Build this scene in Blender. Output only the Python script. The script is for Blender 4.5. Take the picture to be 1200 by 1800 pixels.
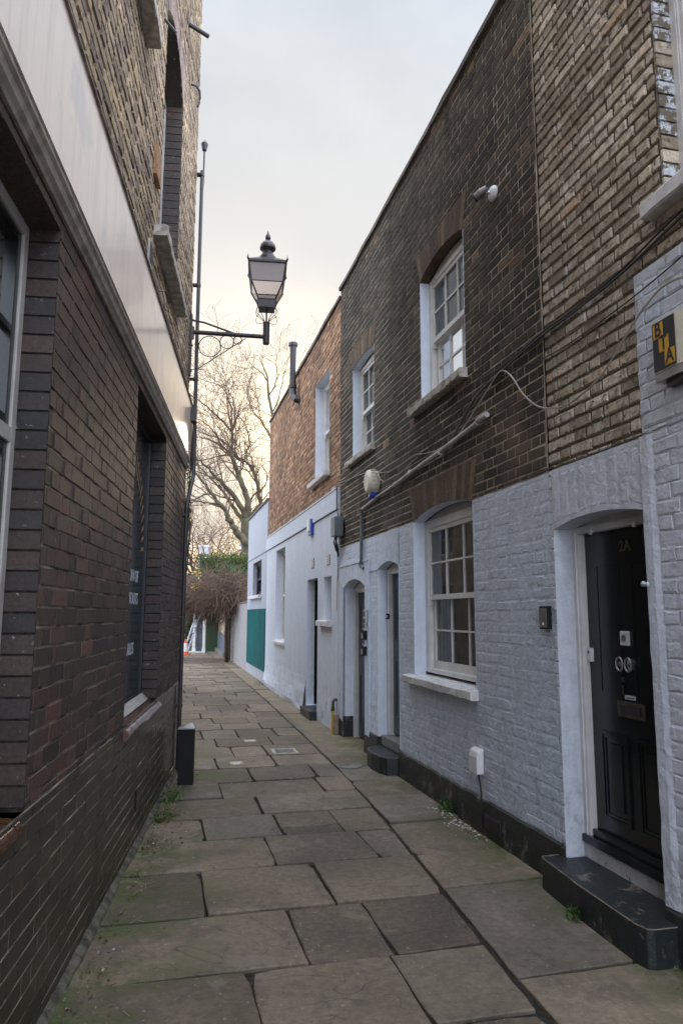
import bpy, bmesh, math, random
from mathutils import Vector, Matrix, noise as mnoise
rnd = random.Random(7)
sc = bpy.context.scene
for o in list(bpy.data.objects): bpy.data.objects.remove(o)

# ------------------------------------------------------------------ camera
CAMH, FPX, PITCH, ROLL = 1.55, 1250.0, math.atan(180/1250), math.radians(0.2)
cam_d = bpy.data.cameras.new("camera"); cam = bpy.data.objects.new("camera", cam_d)
sc.collection.objects.link(cam); sc.camera = cam
cam_d.sensor_fit = 'VERTICAL'; cam_d.sensor_height = 24.0; cam_d.lens = 24.0*FPX/1800.0
cam_d.clip_start = 0.05; cam_d.clip_end = 3000
cam.matrix_world = Matrix.Translation((0,0,CAMH)) @ Matrix.Rotation(math.pi/2+PITCH,4,'X') @ Matrix.Rotation(ROLL,4,'Z')

# ------------------------------------------------------------------ world and sun
SUN_EL, SUN_AZ = math.radians(10), math.radians(-4)        # azimuth measured from +Y towards +X
sunv = Vector((math.sin(SUN_AZ)*math.cos(SUN_EL), math.cos(SUN_AZ)*math.cos(SUN_EL), math.sin(SUN_EL)))
w = bpy.data.worlds.new("World"); sc.world = w; w.use_nodes = True
nt = w.node_tree; nt.nodes.clear()
def N(t, tree=None, **k):
    n = (tree or nt).nodes.new(t)
    for a, b in k.items(): setattr(n, a, b)
    return n
wo = N('ShaderNodeOutputWorld'); bg = N('ShaderNodeBackground'); nt.links.new(bg.outputs[0], wo.inputs[0])
sky = N('ShaderNodeTexSky', sky_type='NISHITA', sun_disc=False, sun_elevation=SUN_EL, sun_rotation=SUN_AZ, dust_density=1.5)
bg.inputs[1].default_value = 0.12
tc = N('ShaderNodeTexCoord')
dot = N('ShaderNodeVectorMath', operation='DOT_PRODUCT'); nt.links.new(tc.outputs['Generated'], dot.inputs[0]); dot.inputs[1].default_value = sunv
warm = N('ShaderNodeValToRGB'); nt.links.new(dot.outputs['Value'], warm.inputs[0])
cr = warm.color_ramp; cr.elements[0].position = 0.0; cr.elements[0].color = (24.5,26.5,31.5,1)  # unseen sky behind and overhead set brighter than the visible sky, to fill the alley
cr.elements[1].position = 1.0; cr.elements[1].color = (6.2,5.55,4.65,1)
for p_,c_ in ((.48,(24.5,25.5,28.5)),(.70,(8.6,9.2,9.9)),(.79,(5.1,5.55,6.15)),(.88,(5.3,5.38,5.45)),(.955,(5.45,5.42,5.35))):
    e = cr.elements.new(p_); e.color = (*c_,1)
mp = N('ShaderNodeMapping'); nt.links.new(tc.outputs['Generated'], mp.inputs[0]); mp.inputs['Scale'].default_value = (1.2,1.2,2.2); mp.inputs['Location'].default_value = (.35,.1,.2)
nz = N('ShaderNodeTexNoise'); nt.links.new(mp.outputs[0], nz.inputs[0]); nz.inputs['Scale'].default_value = 2.3; nz.inputs['Detail'].default_value = 5; nz.inputs['Roughness'].default_value = .5
cl = N('ShaderNodeMapRange'); nt.links.new(nz.outputs['Fac'], cl.inputs[0])
cl.inputs[1].default_value = .38; cl.inputs[2].default_value = .58; cl.inputs[3].default_value = .72; cl.inputs[4].default_value = .98
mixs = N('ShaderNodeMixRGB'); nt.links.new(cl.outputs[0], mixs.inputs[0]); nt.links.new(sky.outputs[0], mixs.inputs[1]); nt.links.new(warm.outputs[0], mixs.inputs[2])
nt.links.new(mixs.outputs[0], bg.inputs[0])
sd = bpy.data.lights.new("sun", 'SUN'); sd.energy = 1.2; sd.angle = math.radians(10); sd.color = (1,.82,.6)
so = bpy.data.objects.new("sun", sd); sc.collection.objects.link(so); so.rotation_euler = sunv.to_track_quat('Z','Y').to_euler()
sc.view_settings.view_transform = 'Standard'; sc.view_settings.look = 'None'; sc.view_settings.exposure = 0.38; sc.view_settings.gamma = 1.0

# ------------------------------------------------------------------ frames: s along the wall, n out of it into the alley, z up
class Frame:
    def __init__(f, P, D, Nn):
        f.P, f.D, f.N = Vector((*P,0)), Vector((*D,0)), Vector((*Nn,0))
        f.ang = math.atan2(D[1], D[0])
    def w(f, s, n, z): return f.P + f.D*s + f.N*n + Vector((0,0,z))
FR = Frame((1.20319,4.72993), (-.241559,.970386), (-.970386,-.241559))
FL = Frame((-1.14297,2.96295), (-.115132,.99335), (.99335,.115132))
FW = Frame((0,0), (1,0), (0,1))

# ------------------------------------------------------------------ mesh builder
class MB:
    def __init__(m, F=FW): m.F=F; m.v=[]; m.f=[]; m.mi=[]; m.c=[]
    def vert(m, p): m.v.append(m.F.w(*p)); return len(m.v)-1
    def poly(m, pts, mi=0, c=(.5,.5,.5)):
        m.f.append([m.vert(p) for p in pts]); m.mi.append(mi); m.c.append(c)
    def face(m, ids, mi=0, c=(.5,.5,.5)): m.f.append(list(ids)); m.mi.append(mi); m.c.append(c)
    def box(m, s0,s1,n0,n1,z0,z1, mi=0, c=(.5,.5,.5), ch=0):
        """box; ch>0 chamfers all its edges a little by bevelling through bmesh"""
        if ch:
            bm = bmesh.new(); bmesh.ops.create_cube(bm, size=1)
            for v in bm.verts: v.co = Vector(((s0+s1)/2+v.co.x*(s1-s0), (n0+n1)/2+v.co.y*(n1-n0), (z0+z1)/2+v.co.z*(z1-z0)))
            bmesh.ops.bevel(bm, geom=list(bm.edges), offset=ch, segments=2, profile=.6, affect='EDGES')
            bm.verts.ensure_lookup_table(); o = len(m.v)
            for v in bm.verts: m.vert(v.co)
            for f in bm.faces: m.face([o+v.index for v in f.verts], mi, c)
            bm.free(); return
        o = [m.vert(p) for p in ((s0,n0,z0),(s1,n0,z0),(s1,n1,z0),(s0,n1,z0),(s0,n0,z1),(s1,n0,z1),(s1,n1,z1),(s0,n1,z1))]
        for q in ((0,1,2,3),(4,5,6,7),(0,1,5,4),(1,2,6,5),(2,3,7,6),(3,0,4,7)): m.face([o[i] for i in q], mi, c)
    def prism(m, poly2, a0, a1, axis='n', mi=0, c=(.5,.5,.5)):
        """polygon in two coordinates swept along the third; axis n: (s,z), z: (s,n), s: (n,z)"""
        def P(u,v,a): return (u,a,v) if axis=='n' else ((u,v,a) if axis=='z' else (a,u,v))
        A=[m.vert(P(u,v,a0)) for u,v in poly2]; B=[m.vert(P(u,v,a1)) for u,v in poly2]
        m.face(A,mi,c); m.face(B,mi,c); k=len(A)
        for i in range(k): m.face((A[i],A[(i+1)%k],B[(i+1)%k],B[i]),mi,c)
    def tube(m, pts, r, sides=8, mi=0, c=(.5,.5,.5), cap=True, loc=True):
        """pts in frame coordinates"""
        P=[m.F.w(*p) if loc else Vector(p) for p in pts]
        R=r if isinstance(r,(list,tuple)) else [r]*len(P)
        rings=[]; up=None
        for i,p in enumerate(P):
            t=(P[min(i+1,len(P)-1)]-P[max(i-1,0)])
            if t.length<1e-9: t=Vector((0,0,1))
            t.normalize()
            if up is None: up = Vector((0,0,1)) if abs(t.z)<.9 else Vector((1,0,0))
            a=t.cross(up)
            if a.length<1e-4: a=t.cross(Vector((1,0,0)))
            a.normalize(); b=t.cross(a); up=b*-1 if False else up
            ring=[]
            for k in range(sides):
                q=2*math.pi*k/sides
                m.v.append(p+(a*math.cos(q)+b*math.sin(q))*R[i]); ring.append(len(m.v)-1)
            rings.append(ring)
        for i in range(len(rings)-1):
            for k in range(sides):
                m.face((rings[i][k],rings[i][(k+1)%sides],rings[i+1][(k+1)%sides],rings[i+1][k]),mi,c)
        if cap: m.face(rings[0],mi,c); m.face(rings[-1],mi,c)
    def lathe(m, s, n, prof, sides=16, mi=0, c=(.5,.5,.5)):
        """prof = [(radius,z)...] round a vertical axis"""
        rings=[]
        for r,z in prof:
            rings.append([m.vert((s+r*math.cos(2*math.pi*k/sides), n+r*math.sin(2*math.pi*k/sides), z)) for k in range(sides)])
        for i in range(len(rings)-1):
            for k in range(sides): m.face((rings[i][k],rings[i][(k+1)%sides],rings[i+1][(k+1)%sides],rings[i+1][k]),mi,c)
        m.face(rings[0],mi,c); m.face(rings[-1],mi,c)
    def sweep_n(m, s, z, prof, sides=20, mi=0, c=(.5,.5,.5), sz=1.0):
        """prof=[(radius,n)] round an axis along n"""
        rings=[]
        for r,n in prof: rings.append([m.vert((s+r*math.cos(2*math.pi*k/sides), n, z+sz*r*math.sin(2*math.pi*k/sides))) for k in range(sides)])
        for i in range(len(rings)-1):
            for k in range(sides): m.face((rings[i][k],rings[i][(k+1)%sides],rings[i+1][(k+1)%sides],rings[i+1][k]),mi,c)
        m.face(rings[0],mi,c); m.face(rings[-1],mi,c)
    def build(m, name, mats, parent=None, smooth=False, origin=None, **tg):
        me = bpy.data.meshes.new(name)
        if parent is not None: inv = ROOTM[parent.name].inverted()
        else:
            org = m.F.w(*(origin or (0,0,0))); M = Matrix.Translation(org) @ Matrix.Rotation(m.F.ang,4,'Z'); inv = M.inverted()
        me.from_pydata([inv @ v for v in m.v], [], m.f)
        if not isinstance(mats,(list,tuple)): mats=[mats]
        for x in mats: me.materials.append(x)
        me.polygons.foreach_set('material_index', m.mi)
        if smooth: me.polygons.foreach_set('use_smooth', [True]*len(m.f))
        at = me.attributes.new('rnd','FLOAT_COLOR','FACE')
        at.data.foreach_set('color', [x for c in m.c for x in (*c,1)])
        bm = bmesh.new(); bm.from_mesh(me); bmesh.ops.recalc_face_normals(bm, faces=bm.faces); bm.to_mesh(me); bm.free()
        o = bpy.data.objects.new(name, me); sc.collection.objects.link(o)
        if parent is not None:
            o.parent = parent; ROOTM[o.name] = ROOTM[parent.name]
        else: o.matrix_world = M; ROOTM[o.name] = M
        tag(o, **tg); return o
ROOTM = {}
def tag(o, label=None, cat=None, group=None, kind=None):
    if label: o['label']=label
    if cat: o['category']=cat
    if group: o['group']=group
    if kind: o['kind']=kind
def thing(name, F, base, label, cat, group=None):
    o = bpy.data.objects.new(name, None); sc.collection.objects.link(o); o.empty_display_size=.1
    M = Matrix.Translation(F.w(*base)) @ Matrix.Rotation(F.ang,4,'Z'); o.matrix_world = M; ROOTM[o.name]=M
    tag(o,label,cat,group); return o
def text_mb(F, txt, s, n, z, size, thick, direction=1, bold=0.0, slant=0, sx=1.0, align='CENTER'):
    """letters standing on the wall plane of frame F, read from the alley; returns an MB"""
    cu = bpy.data.curves.new('t','FONT'); cu.body=txt; cu.size=size; cu.extrude=thick/2; cu.offset=bold; cu.align_x=align; cu.resolution_u=3
    ob = bpy.data.objects.new('t',cu); dg=bpy.context.evaluated_depsgraph_get()
    sc.collection.objects.link(ob); dg.update(); me = bpy.data.meshes.new_from_object(ob.evaluated_get(dg))
    m = MB(F)
    for v in me.vertices: m.vert((s+direction*v.co.x*sx, n+v.co.z, z+v.co.y))
    for p in me.polygons: m.face(list(p.vertices))
    bpy.data.objects.remove(ob); bpy.data.meshes.remove(me); bpy.data.curves.remove(cu)
    return m

# ------------------------------------------------------------------ materials
def mat(name):
    m = bpy.data.materials.new(name); m.use_nodes=True; t=m.node_tree; t.nodes.clear()
    out=t.nodes.new('ShaderNodeOutputMaterial'); b=t.nodes.new('ShaderNodeBsdfPrincipled'); t.links.new(b.outputs[0],out.inputs[0])
    return m,t,b,out
def noise(t, scale, detail=4, rough=.55, vec=None, dist=0):
    n=t.nodes.new('ShaderNodeTexNoise'); n.inputs['Scale'].default_value=scale; n.inputs['Detail'].default_value=detail; n.inputs['Roughness'].default_value=rough; n.inputs['Distortion'].default_value=dist
    if vec is not None: t.links.new(vec,n.inputs['Vector'])
    return n.outputs['Fac']
def objv(t, scale=(1,1,1)):
    c=t.nodes.new('ShaderNodeTexCoord'); m=t.nodes.new('ShaderNodeMapping'); m.inputs['Scale'].default_value=scale
    t.links.new(c.outputs['Object'],m.inputs[0]); return m.outputs[0]
def geov(t):
    c=t.nodes.new('ShaderNodeNewGeometry'); return c.outputs['Position']
def ramp(t, fac, stops, interp='LINEAR'):
    r=t.nodes.new('ShaderNodeValToRGB'); r.color_ramp.interpolation=interp
    while len(r.color_ramp.elements)<len(stops): r.color_ramp.elements.new(.5)
    for e,(p,c) in zip(r.color_ramp.elements,stops):
        e.position=p; e.color=(*c,1) if len(c)==3 else c
    t.links.new(fac,r.inputs[0]); return r.outputs[0]
def mix(t, fac, a, b, mode='MIX'):
    n=t.nodes.new('ShaderNodeMixRGB'); n.blend_type=mode
    for i,x in ((0,fac),(1,a),(2,b)):
        if hasattr(x,'is_linked') or hasattr(x,'links'): t.links.new(x,n.inputs[i])
        elif isinstance(x,(int,float)): n.inputs[i].default_value=x if i==0 else (x,x,x,1)
        else: n.inputs[i].default_value=(*x,1)
    return n.outputs[0]
def mr(t, v, a,b,c,d):
    n=t.nodes.new('ShaderNodeMapRange'); t.links.new(v,n.inputs[0])
    for i,x in enumerate((a,b,c,d)): n.inputs[i+1].default_value=x
    return n.outputs[0]
def math_(t, op, a, b=0.0):
    n=t.nodes.new('ShaderNodeMath'); n.operation=op
    for i,x in enumerate((a,b)):
        if isinstance(x,(int,float)): n.inputs[i].default_value=x
        else: t.links.new(x,n.inputs[i])
    return n.outputs[0]
def sepx(t, v):
    n=t.nodes.new('ShaderNodeSeparateXYZ'); t.links.new(v,n.inputs[0]); return n.outputs
def bump(t, b, h, strength, dist):
    n=t.nodes.new('ShaderNodeBump'); n.inputs['Strength'].default_value=strength; n.inputs['Distance'].default_value=dist
    t.links.new(h,n.inputs['Height']); t.links.new(n.outputs[0],b.inputs['Normal'])
def attr(t):
    a=t.nodes.new('ShaderNodeAttribute'); a.attribute_name='rnd'; s=t.nodes.new('ShaderNodeSeparateColor'); t.links.new(a.outputs['Color'],s.inputs[0]); return s.outputs
def simple(name, col, rough=.5, metal=0, var=.15, scale=8, bscale=60, bstr=.2, bdist=.002, spec=.5):
    m,t,b,o=mat(name); v=geov(t); n=noise(t,scale,5,.6,v)
    k=mr(t,n,.36,.64,1-var,1+var)
    c=mix(t,1.0,col,k,'MULTIPLY'); t.links.new(c,b.inputs['Base Color'])
    n2=noise(t,bscale,3,.6,v); bump(t,b,n2,bstr,bdist)
    b.inputs['Roughness'].default_value=rough; b.inputs['Metallic'].default_value=metal; b.inputs['Specular IOR Level'].default_value=spec
    return m
def brickmat(name, stops, rough=.85, grime=(.5,1.1), fine=45, bd=.004, spots=None, spec=.3, streak=.0, blotch=None, bs=.8):
    """per-brick colour from the rnd attribute, weathered by noise in the wall's own coordinates"""
    m,t,b,o=mat(name); a=attr(t); v=geov(t)
    c=ramp(t,a[0],stops)
    c=mix(t,1.0,c,mr(t,a[1],0,1,.78,1.2),'MULTIPLY')
    g=noise(t,.8,6,.6,v); c=mix(t,1.0,c,mr(t,g,.38,.62,*grime),'MULTIPLY')
    f=noise(t,fine,6,.7,v); c=mix(t,1.0,c,mr(t,f,.35,.65,.62,1.38),'MULTIPLY')
    if blotch:
        n4=noise(t,blotch[2],5,.65,v); c=mix(t,mr(t,n4,blotch[3],blotch[3]+.1,0,blotch[1]),c,blotch[0])
    if spots:
        n3=noise(t,spots[2],5,.7,v); c=mix(t,mr(t,n3,spots[3]-.06,spots[3],0,spots[1]),c,spots[0])
    t.links.new(c,b.inputs['Base Color'])
    h=mix(t,.5,noise(t,fine,6,.7,v),noise(t,fine*.35,3,.5,v)); bump(t,b,h,bs,bd)
    b.inputs['Roughness'].default_value=rough; b.inputs['Specular IOR Level'].default_value=spec
    return m
M = {}
M['brick_left'] = brickmat('dark_brown_brick',[(0,(.040,.029,.023)),(.45,(.056,.039,.030)),(.76,(.068,.045,.035)),(.90,(.084,.046,.036)),(.97,(.110,.052,.039)),(1,(.042,.038,.038))], rough=.62, grime=(.75,1.15), fine=60, bd=.003, spots=((.35,.33,.3),.5,30,.72), spec=.35)
M['mortar_left'] = simple('thin_cream_mortar',(.19,.165,.13),.9,var=.9,scale=6,bscale=90,bstr=.6,bdist=.003)
M['brick_jamb'] = brickmat('blue_brown_jamb_brick',[(0,(.022,.019,.018)),(.5,(.034,.024,.019)),(1,(.058,.036,.027))], rough=.5, grime=(.8,1.2), fine=60, bd=.003, spots=((.4,.4,.4),.7,25,.70), spec=.5)
M['glazed'] = brickmat('glazed_brown_brick',[(0,(.022,.018,.013)),(1,(.036,.027,.019))], rough=.3, grime=(.7,1.3), fine=12, bd=.0015, spec=.35, bs=.5)
M['mortar_dark'] = simple('dirty_thin_mortar',(.24,.215,.165),.9,var=.95,scale=3.5)
M['brick_yellow'] = brickmat('yellow_stock_brick',[(0,(.26,.20,.145)),(.35,(.38,.29,.20)),(.6,(.46,.36,.25)),(.8,(.48,.36,.21)),(.92,(.34,.25,.20)),(1,(.20,.16,.13))], grime=(.7,1.15), fine=30, bd=.008, spots=((.07,.06,.05),.8,14,.62))
M['mortar_black'] = simple('sooty_mortar',(.10,.085,.07),.95,var=.5)
M['brick_soot'] = brickmat('sooty_stock_brick',[(0,(.030,.025,.018)),(.5,(.046,.038,.028)),(.88,(.068,.055,.038)),(.975,(.09,.07,.048)),(1,(.18,.115,.07))], grime=(.6,1.35), fine=35, bd=.006, blotch=((.15,.11,.075),.6,.9,.60))
M['mortar_tan'] = simple('tan_ribbon_mortar',(.36,.31,.235),.95,var=.45,scale=4,bscale=90,bstr=.6,bdist=.003)
M['brick_old'] = brickmat('weathered_stock_brick',[(0,(.25,.205,.150)),(.35,(.34,.285,.210)),(.7,(.42,.36,.275)),(.9,(.52,.46,.38)),(.993,(.46,.36,.26)),(1,(.38,.26,.16))], grime=(.8,1.2), fine=26, bd=.012, spots=((.10,.09,.065),.85,20,.62), blotch=((.66,.64,.61),.6,6,.60))
M['mortar_mud'] = simple('dark_lime_mortar',(.12,.10,.07),.95,var=.4,scale=5,bscale=80,bstr=.8,bdist=.006)
M['brick_orange'] = brickmat('orange_brown_brick',[(0,(.19,.11,.065)),(.4,(.30,.17,.098)),(.75,(.37,.22,.13)),(.92,(.43,.28,.17)),(1,(.14,.095,.07))], grime=(.75,1.15), fine=30, bd=.008, spots=((.12,.08,.06),.6,16,.62))
M['mortar_grey'] = simple('grey_mortar',(.20,.16,.13),.95,var=.4)
M['arch_brick'] = brickmat('rubbed_arch_brick',[(0,(.070,.052,.036)),(.6,(.105,.076,.050)),(1,(.15,.105,.066))], grime=(.7,1.2), fine=35, bd=.005)

M['brick_purple'] = brickmat('purple_brown_arch_brick',[(0,(.20,.15,.14)),(.6,(.30,.23,.21)),(1,(.36,.26,.21))], grime=(.8,1.1), fine=30, bd=.006)
def paintmat(name, col, warm_=(.62,.58,.55), lumps=1.0, dirt=.25, chips=0, base_dirt=True, drip=.15, rough=.55):
    m,t,b,o=mat(name); v=geov(t)
    z=sepx(t,v)[2]
    n1=noise(t,1.3,6,.6,v); c=mix(t,mr(t,n1,.35,.7,0,.5),col,warm_)
    n2=noise(t,14,6,.7,v); c=mix(t,1.0,c,mr(t,n2,.3,.75,1.04,1-dirt),'MULTIPLY')
    st=objv(t,(9,9,.7)); n3=noise(t,1.5,5,.65,st); c=mix(t,1.0,c,mr(t,n3,.4,.75,1.0,1-drip),'MULTIPLY')
    if base_dirt:
        low=mr(t,z,.15,1.0,1,0); sp=math_(t,'MULTIPLY',low,mr(t,noise(t,9,6,.75,v),.52,.66,0,.75)); c=mix(t,sp,c,(.20,.19,.17))
    if chips:
        n5=noise(t,22,4,.7,v); c=mix(t,mr(t,n5,.62,.635,0,chips),c,(.10,.09,.08))
    t.links.new(c,b.inputs['Base Color'])
    h=mix(t,.45,noise(t,9,3,.5,v,.5),noise(t,26,4,.55,v,.3)); h=mix(t,.12,h,noise(t,90,3,.5,v))
    bump(t,b,h,.9,.011*lumps); b.inputs['Roughness'].default_value=rough; b.inputs['Specular IOR Level'].default_value=.35
    return m
M['paint_brick'] = paintmat('thick_white_masonry_paint',(.57,.67,.82),(.53,.58,.65),lumps=1.6,chips=.5,dirt=.32)
M['paint_warm'] = paintmat('old_cream_white_paint',(.65,.70,.78),(.62,.61,.62),lumps=1.6)
M['paint_pale'] = paintmat('pale_grey_paint',(.57,.64,.73),(.55,.57,.61),lumps=1.6)
M['paint_reveal'] = paintmat('white_reveal_paint',(.70,.77,.88),(.68,.73,.80),lumps=.6,dirt=.12,base_dirt=False,drip=.12)
M['render_annex'] = paintmat('blue_grey_render',(.40,.43,.50),(.36,.38,.43),lumps=.3,dirt=.2,drip=.14)
M['render'] = paintmat('smooth_white_render',(.58,.64,.72),(.55,.59,.65),lumps=.35,dirt=.18,drip=.12)
def remnant():
    m,t,b,o=mat('flaked_paint_on_brick'); v=geov(t); c=mix(t,mr(t,noise(t,16,6,.75,v),.50,.53,0,1),(.16,.135,.095),(.60,.63,.68)); c=mix(t,1.0,c,mr(t,noise(t,50,4,.7,v),.35,.65,.7,1.25),'MULTIPLY')
    t.links.new(c,b.inputs['Base Color']); b.inputs['Roughness'].default_value=.75; bump(t,b,noise(t,16,6,.75,v),.8,.008); return m
M['paint_remnant']=remnant()
M['paint_chipped'] = paintmat('chipped_white_paint',(.62,.61,.61),(.52,.48,.44),lumps=.5,chips=.9,base_dirt=False)
M['cream_render'] = paintmat('cream_garden_wall_paint',(.36,.345,.35),(.30,.28,.27),lumps=.5)
M['sash'] = simple('white_sash_gloss',(.66,.65,.62),.35,var=.08)
M['sash_grey'] = simple('greyish_sash_paint',(.42,.40,.37),.4,var=.12)
M['fascia'] = None
def fasciamat():
    m,t,b,o=mat('fascia_gloss_paint'); v=geov(t)
    n1=noise(t,1.2,5,.6,v); c=mix(t,mr(t,n1,.3,.7,0,1),(.88,.745,.64),(.84,.69,.575))
    st=objv(t,(7,7,.5)); n2=noise(t,1.6,5,.7,st); c=mix(t,mr(t,n2,.48,.62,0,.38),c,(.52,.44,.38))
    n4=noise(t,2.2,4,.6,v); c=mix(t,mr(t,n4,.56,.64,0,.45),c,(.42,.42,.43))
    t.links.new(c,b.inputs['Base Color']); b.inputs['Roughness'].default_value=.38
    h=mix(t,.5,noise(t,7,3,.5,v),noise(t,60,3,.5,v)); bump(t,b,h,.35,.004)
    b.inputs['Coat Weight'].default_value=.7; b.inputs['Coat Roughness'].default_value=.16
    return m
M['fascia']=fasciamat()
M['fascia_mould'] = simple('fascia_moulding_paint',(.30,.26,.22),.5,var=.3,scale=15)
M['sill'] = simple('weathered_stone_sill',(.40,.37,.32),.8,var=.35,scale=18,bscale=50,bstr=.7,bdist=.006)
M['sill_white'] = simple('painted_stone_sill',(.58,.57,.56),.6,var=.16,scale=14,bscale=40,bstr=.6,bdist=.006)
def blackpaint(name, base, wear, thr, rough):
    m,t,b,o=mat(name); v=geov(t)
    n=noise(t,5,7,.75,v); g=noise(t,28,5,.7,v)
    c=mix(t,mr(t,g,.3,.7,0,1),base,tuple(x*1.8 for x in base)); c=mix(t,mr(t,n,thr-.06,thr-.02,0,.75),c,wear)
    t.links.new(c,b.inputs['Base Color']); b.inputs['Roughness'].default_value=rough
    h=mix(t,.5,noise(t,20,5,.7,v),noise(t,80,3,.6,v)); bump(t,b,h,.8,.006); b.inputs['Specular IOR Level'].default_value=.45
    return m
M['plinth'] = blackpaint('worn_black_plinth_paint',(.013,.014,.013),(.12,.115,.10),.60,.6)
M['step'] = blackpaint('worn_black_step_paint',(.011,.014,.0145),(.17,.145,.11),.64,.45)
M['step_stone'] = simple('grey_step_stone',(.14,.14,.13),.6,var=.3,scale=20,bscale=60,bstr=.6,bdist=.004)
M['doorblack'] = simple('black_green_door_gloss',(.010,.013,.014),.22,var=.3,scale=10,bscale=25,bstr=.12,bdist=.002)
M['doornavy'] = simple('dark_teal_door_paint',(.018,.035,.045),.35,var=.2)
M['iron'] = simple('dark_iron_paint',(.030,.026,.027),.42,var=.3,scale=30,bscale=120,bstr=.3,bdist=.001)
M['blackplastic'] = simple('black_plastic',(.008,.009,.009),.55,var=.2,spec=.25)
M['greypipe'] = simple('grey_pipe_paint',(.10,.12,.13),.4,var=.25)
M['palepipe'] = simple('pale_grey_conduit',(.42,.40,.37),.45,var=.3,scale=5)
M['whiteplastic'] = simple('white_plastic',(.66,.66,.66),.35,var=.08)
M['creamplastic'] = simple('yellowed_plastic',(.56,.52,.40),.4,var=.1)
M['blueplastic'] = simple('blue_plastic',(.02,.06,.36),.3,var=.1)
M['brass'] = simple('tarnished_brass',(.16,.15,.10),.35,metal=.8,var=.3)
M['steel'] = simple('brushed_steel',(.38,.38,.39),.35,metal=.9,var=.15)
M['lead'] = simple('lead_flashing',(.24,.21,.18),.8,var=.5)
M['coping'] = simple('coping_cement',(.13,.115,.10),.85,var=.35,scale=5)
M['roof'] = simple('flat_roof_felt',(.06,.06,.06),.9)
M['yellow'] = simple('yellow_enamel',(.62,.34,.015),.45,var=.12)
M['signblack'] = simple('sign_black',(.02,.022,.026),.4,var=.1)
M['gilt'] = simple('gilt_lettering',(.42,.26,.12),.45,var=.3,scale=40)
M['lettering'] = simple('pale_sign_lettering',(.55,.58,.64),.5,var=.25,scale=60)
M['green_board'] = None
def greenboard():
    m,t,b,o=mat('scuffed_green_board'); v=geov(t); n=noise(t,1.6,5,.6,v)
    c=mix(t,mr(t,n,.35,.65,0,1),(.003,.105,.105),(.002,.07,.072))
    vo=t.nodes.new('ShaderNodeTexVoronoi'); vo.feature='DISTANCE_TO_EDGE'; vo.inputs['Scale'].default_value=9; t.links.new(objv(t,(1,1,.45)),vo.inputs['Vector'])
    k=math_(t,'MULTIPLY',mr(t,vo.outputs['Distance'],0,.03,1,0),mr(t,noise(t,7,5,.7,v),.5,.7,0,.8)); c=mix(t,math_(t,'MULTIPLY',k,.8),c,(.10,.26,.26))
    t.links.new(c,b.inputs['Base Color']); b.inputs['Roughness'].default_value=.7; b.inputs['Specular IOR Level'].default_value=.1; bump(t,b,noise(t,20,3,.5,v),.3,.003); return m
M['green_board']=greenboard()
def glassmat(name, tint, transp, rough=.02):
    m,t,b,o=mat(name); t.nodes.remove(b)
    gl=t.nodes.new('ShaderNodeBsdfGlossy'); gl.inputs['Roughness'].default_value=rough; gl.inputs['Color'].default_value=(.95,.95,.95,1)
    tr=t.nodes.new('ShaderNodeBsdfTransparent'); tr.inputs[0].default_value=(*tint,1)
    df=t.nodes.new('ShaderNodeBsdfDiffuse'); df.inputs[0].default_value=(.25,.27,.27,1)
    ms=t.nodes.new('ShaderNodeMixShader'); ms.inputs[0].default_value=1-transp; t.links.new(tr.outputs[0],ms.inputs[1]); t.links.new(df.outputs[0],ms.inputs[2])
    fr=t.nodes.new('ShaderNodeFresnel'); fr.inputs[0].default_value=1.52
    nb=t.nodes.new('ShaderNodeBump'); nb.inputs['Strength'].default_value=.08; nb.inputs['Distance'].default_value=.01; t.links.new(noise(t,3.5,2,.5,geov(t)),nb.inputs['Height']); t.links.new(nb.outputs[0],gl.inputs['Normal'])
    k=math_(t,'MULTIPLY',fr.outputs[0],.8); k=math_(t,'MINIMUM',k,1.0)
    mx=t.nodes.new('ShaderNodeMixShader'); t.links.new(k,mx.inputs[0]); t.links.new(ms.outputs[0],mx.inputs[1]); t.links.new(gl.outputs[0],mx.inputs[2])
    t.links.new(mx.outputs[0],o.inputs[0]); return m
M['glass']=glassmat('old_window_glass',(.85,.9,.88),.96)
M['glass_pub']=glassmat('tinted_pub_glass',(.35,.5,.5),.95)
M['glass_lamp']=glassmat('lantern_glass',(.99,.985,.98),.995)
M['glass_frost'],t_,b_,o_=mat('opal_lantern_glass')
b_.inputs['Base Color'].default_value=(.62,.57,.56,1); b_.inputs['Roughness'].default_value=.3
x_=t_.nodes.new('ShaderNodeBsdfTranslucent'); x_.inputs[0].default_value=(.85,.78,.76,1); y_=t_.nodes.new('ShaderNodeMixShader'); y_.inputs[0].default_value=.72
t_.links.new(b_.outputs[0],y_.inputs[1]); t_.links.new(x_.outputs[0],y_.inputs[2]); t_.links.new(y_.outputs[0],o_.inputs[0])
M['room']=simple('dim_room_wall',(.10,.10,.095),.9)
M['blind']=simple('grey_net_curtain',(.20,.22,.22),.9,var=.25,scale=3)
M['signboard']=simple('painted_glass_board',(.016,.028,.034),.18,var=.25,scale=2)
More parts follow.
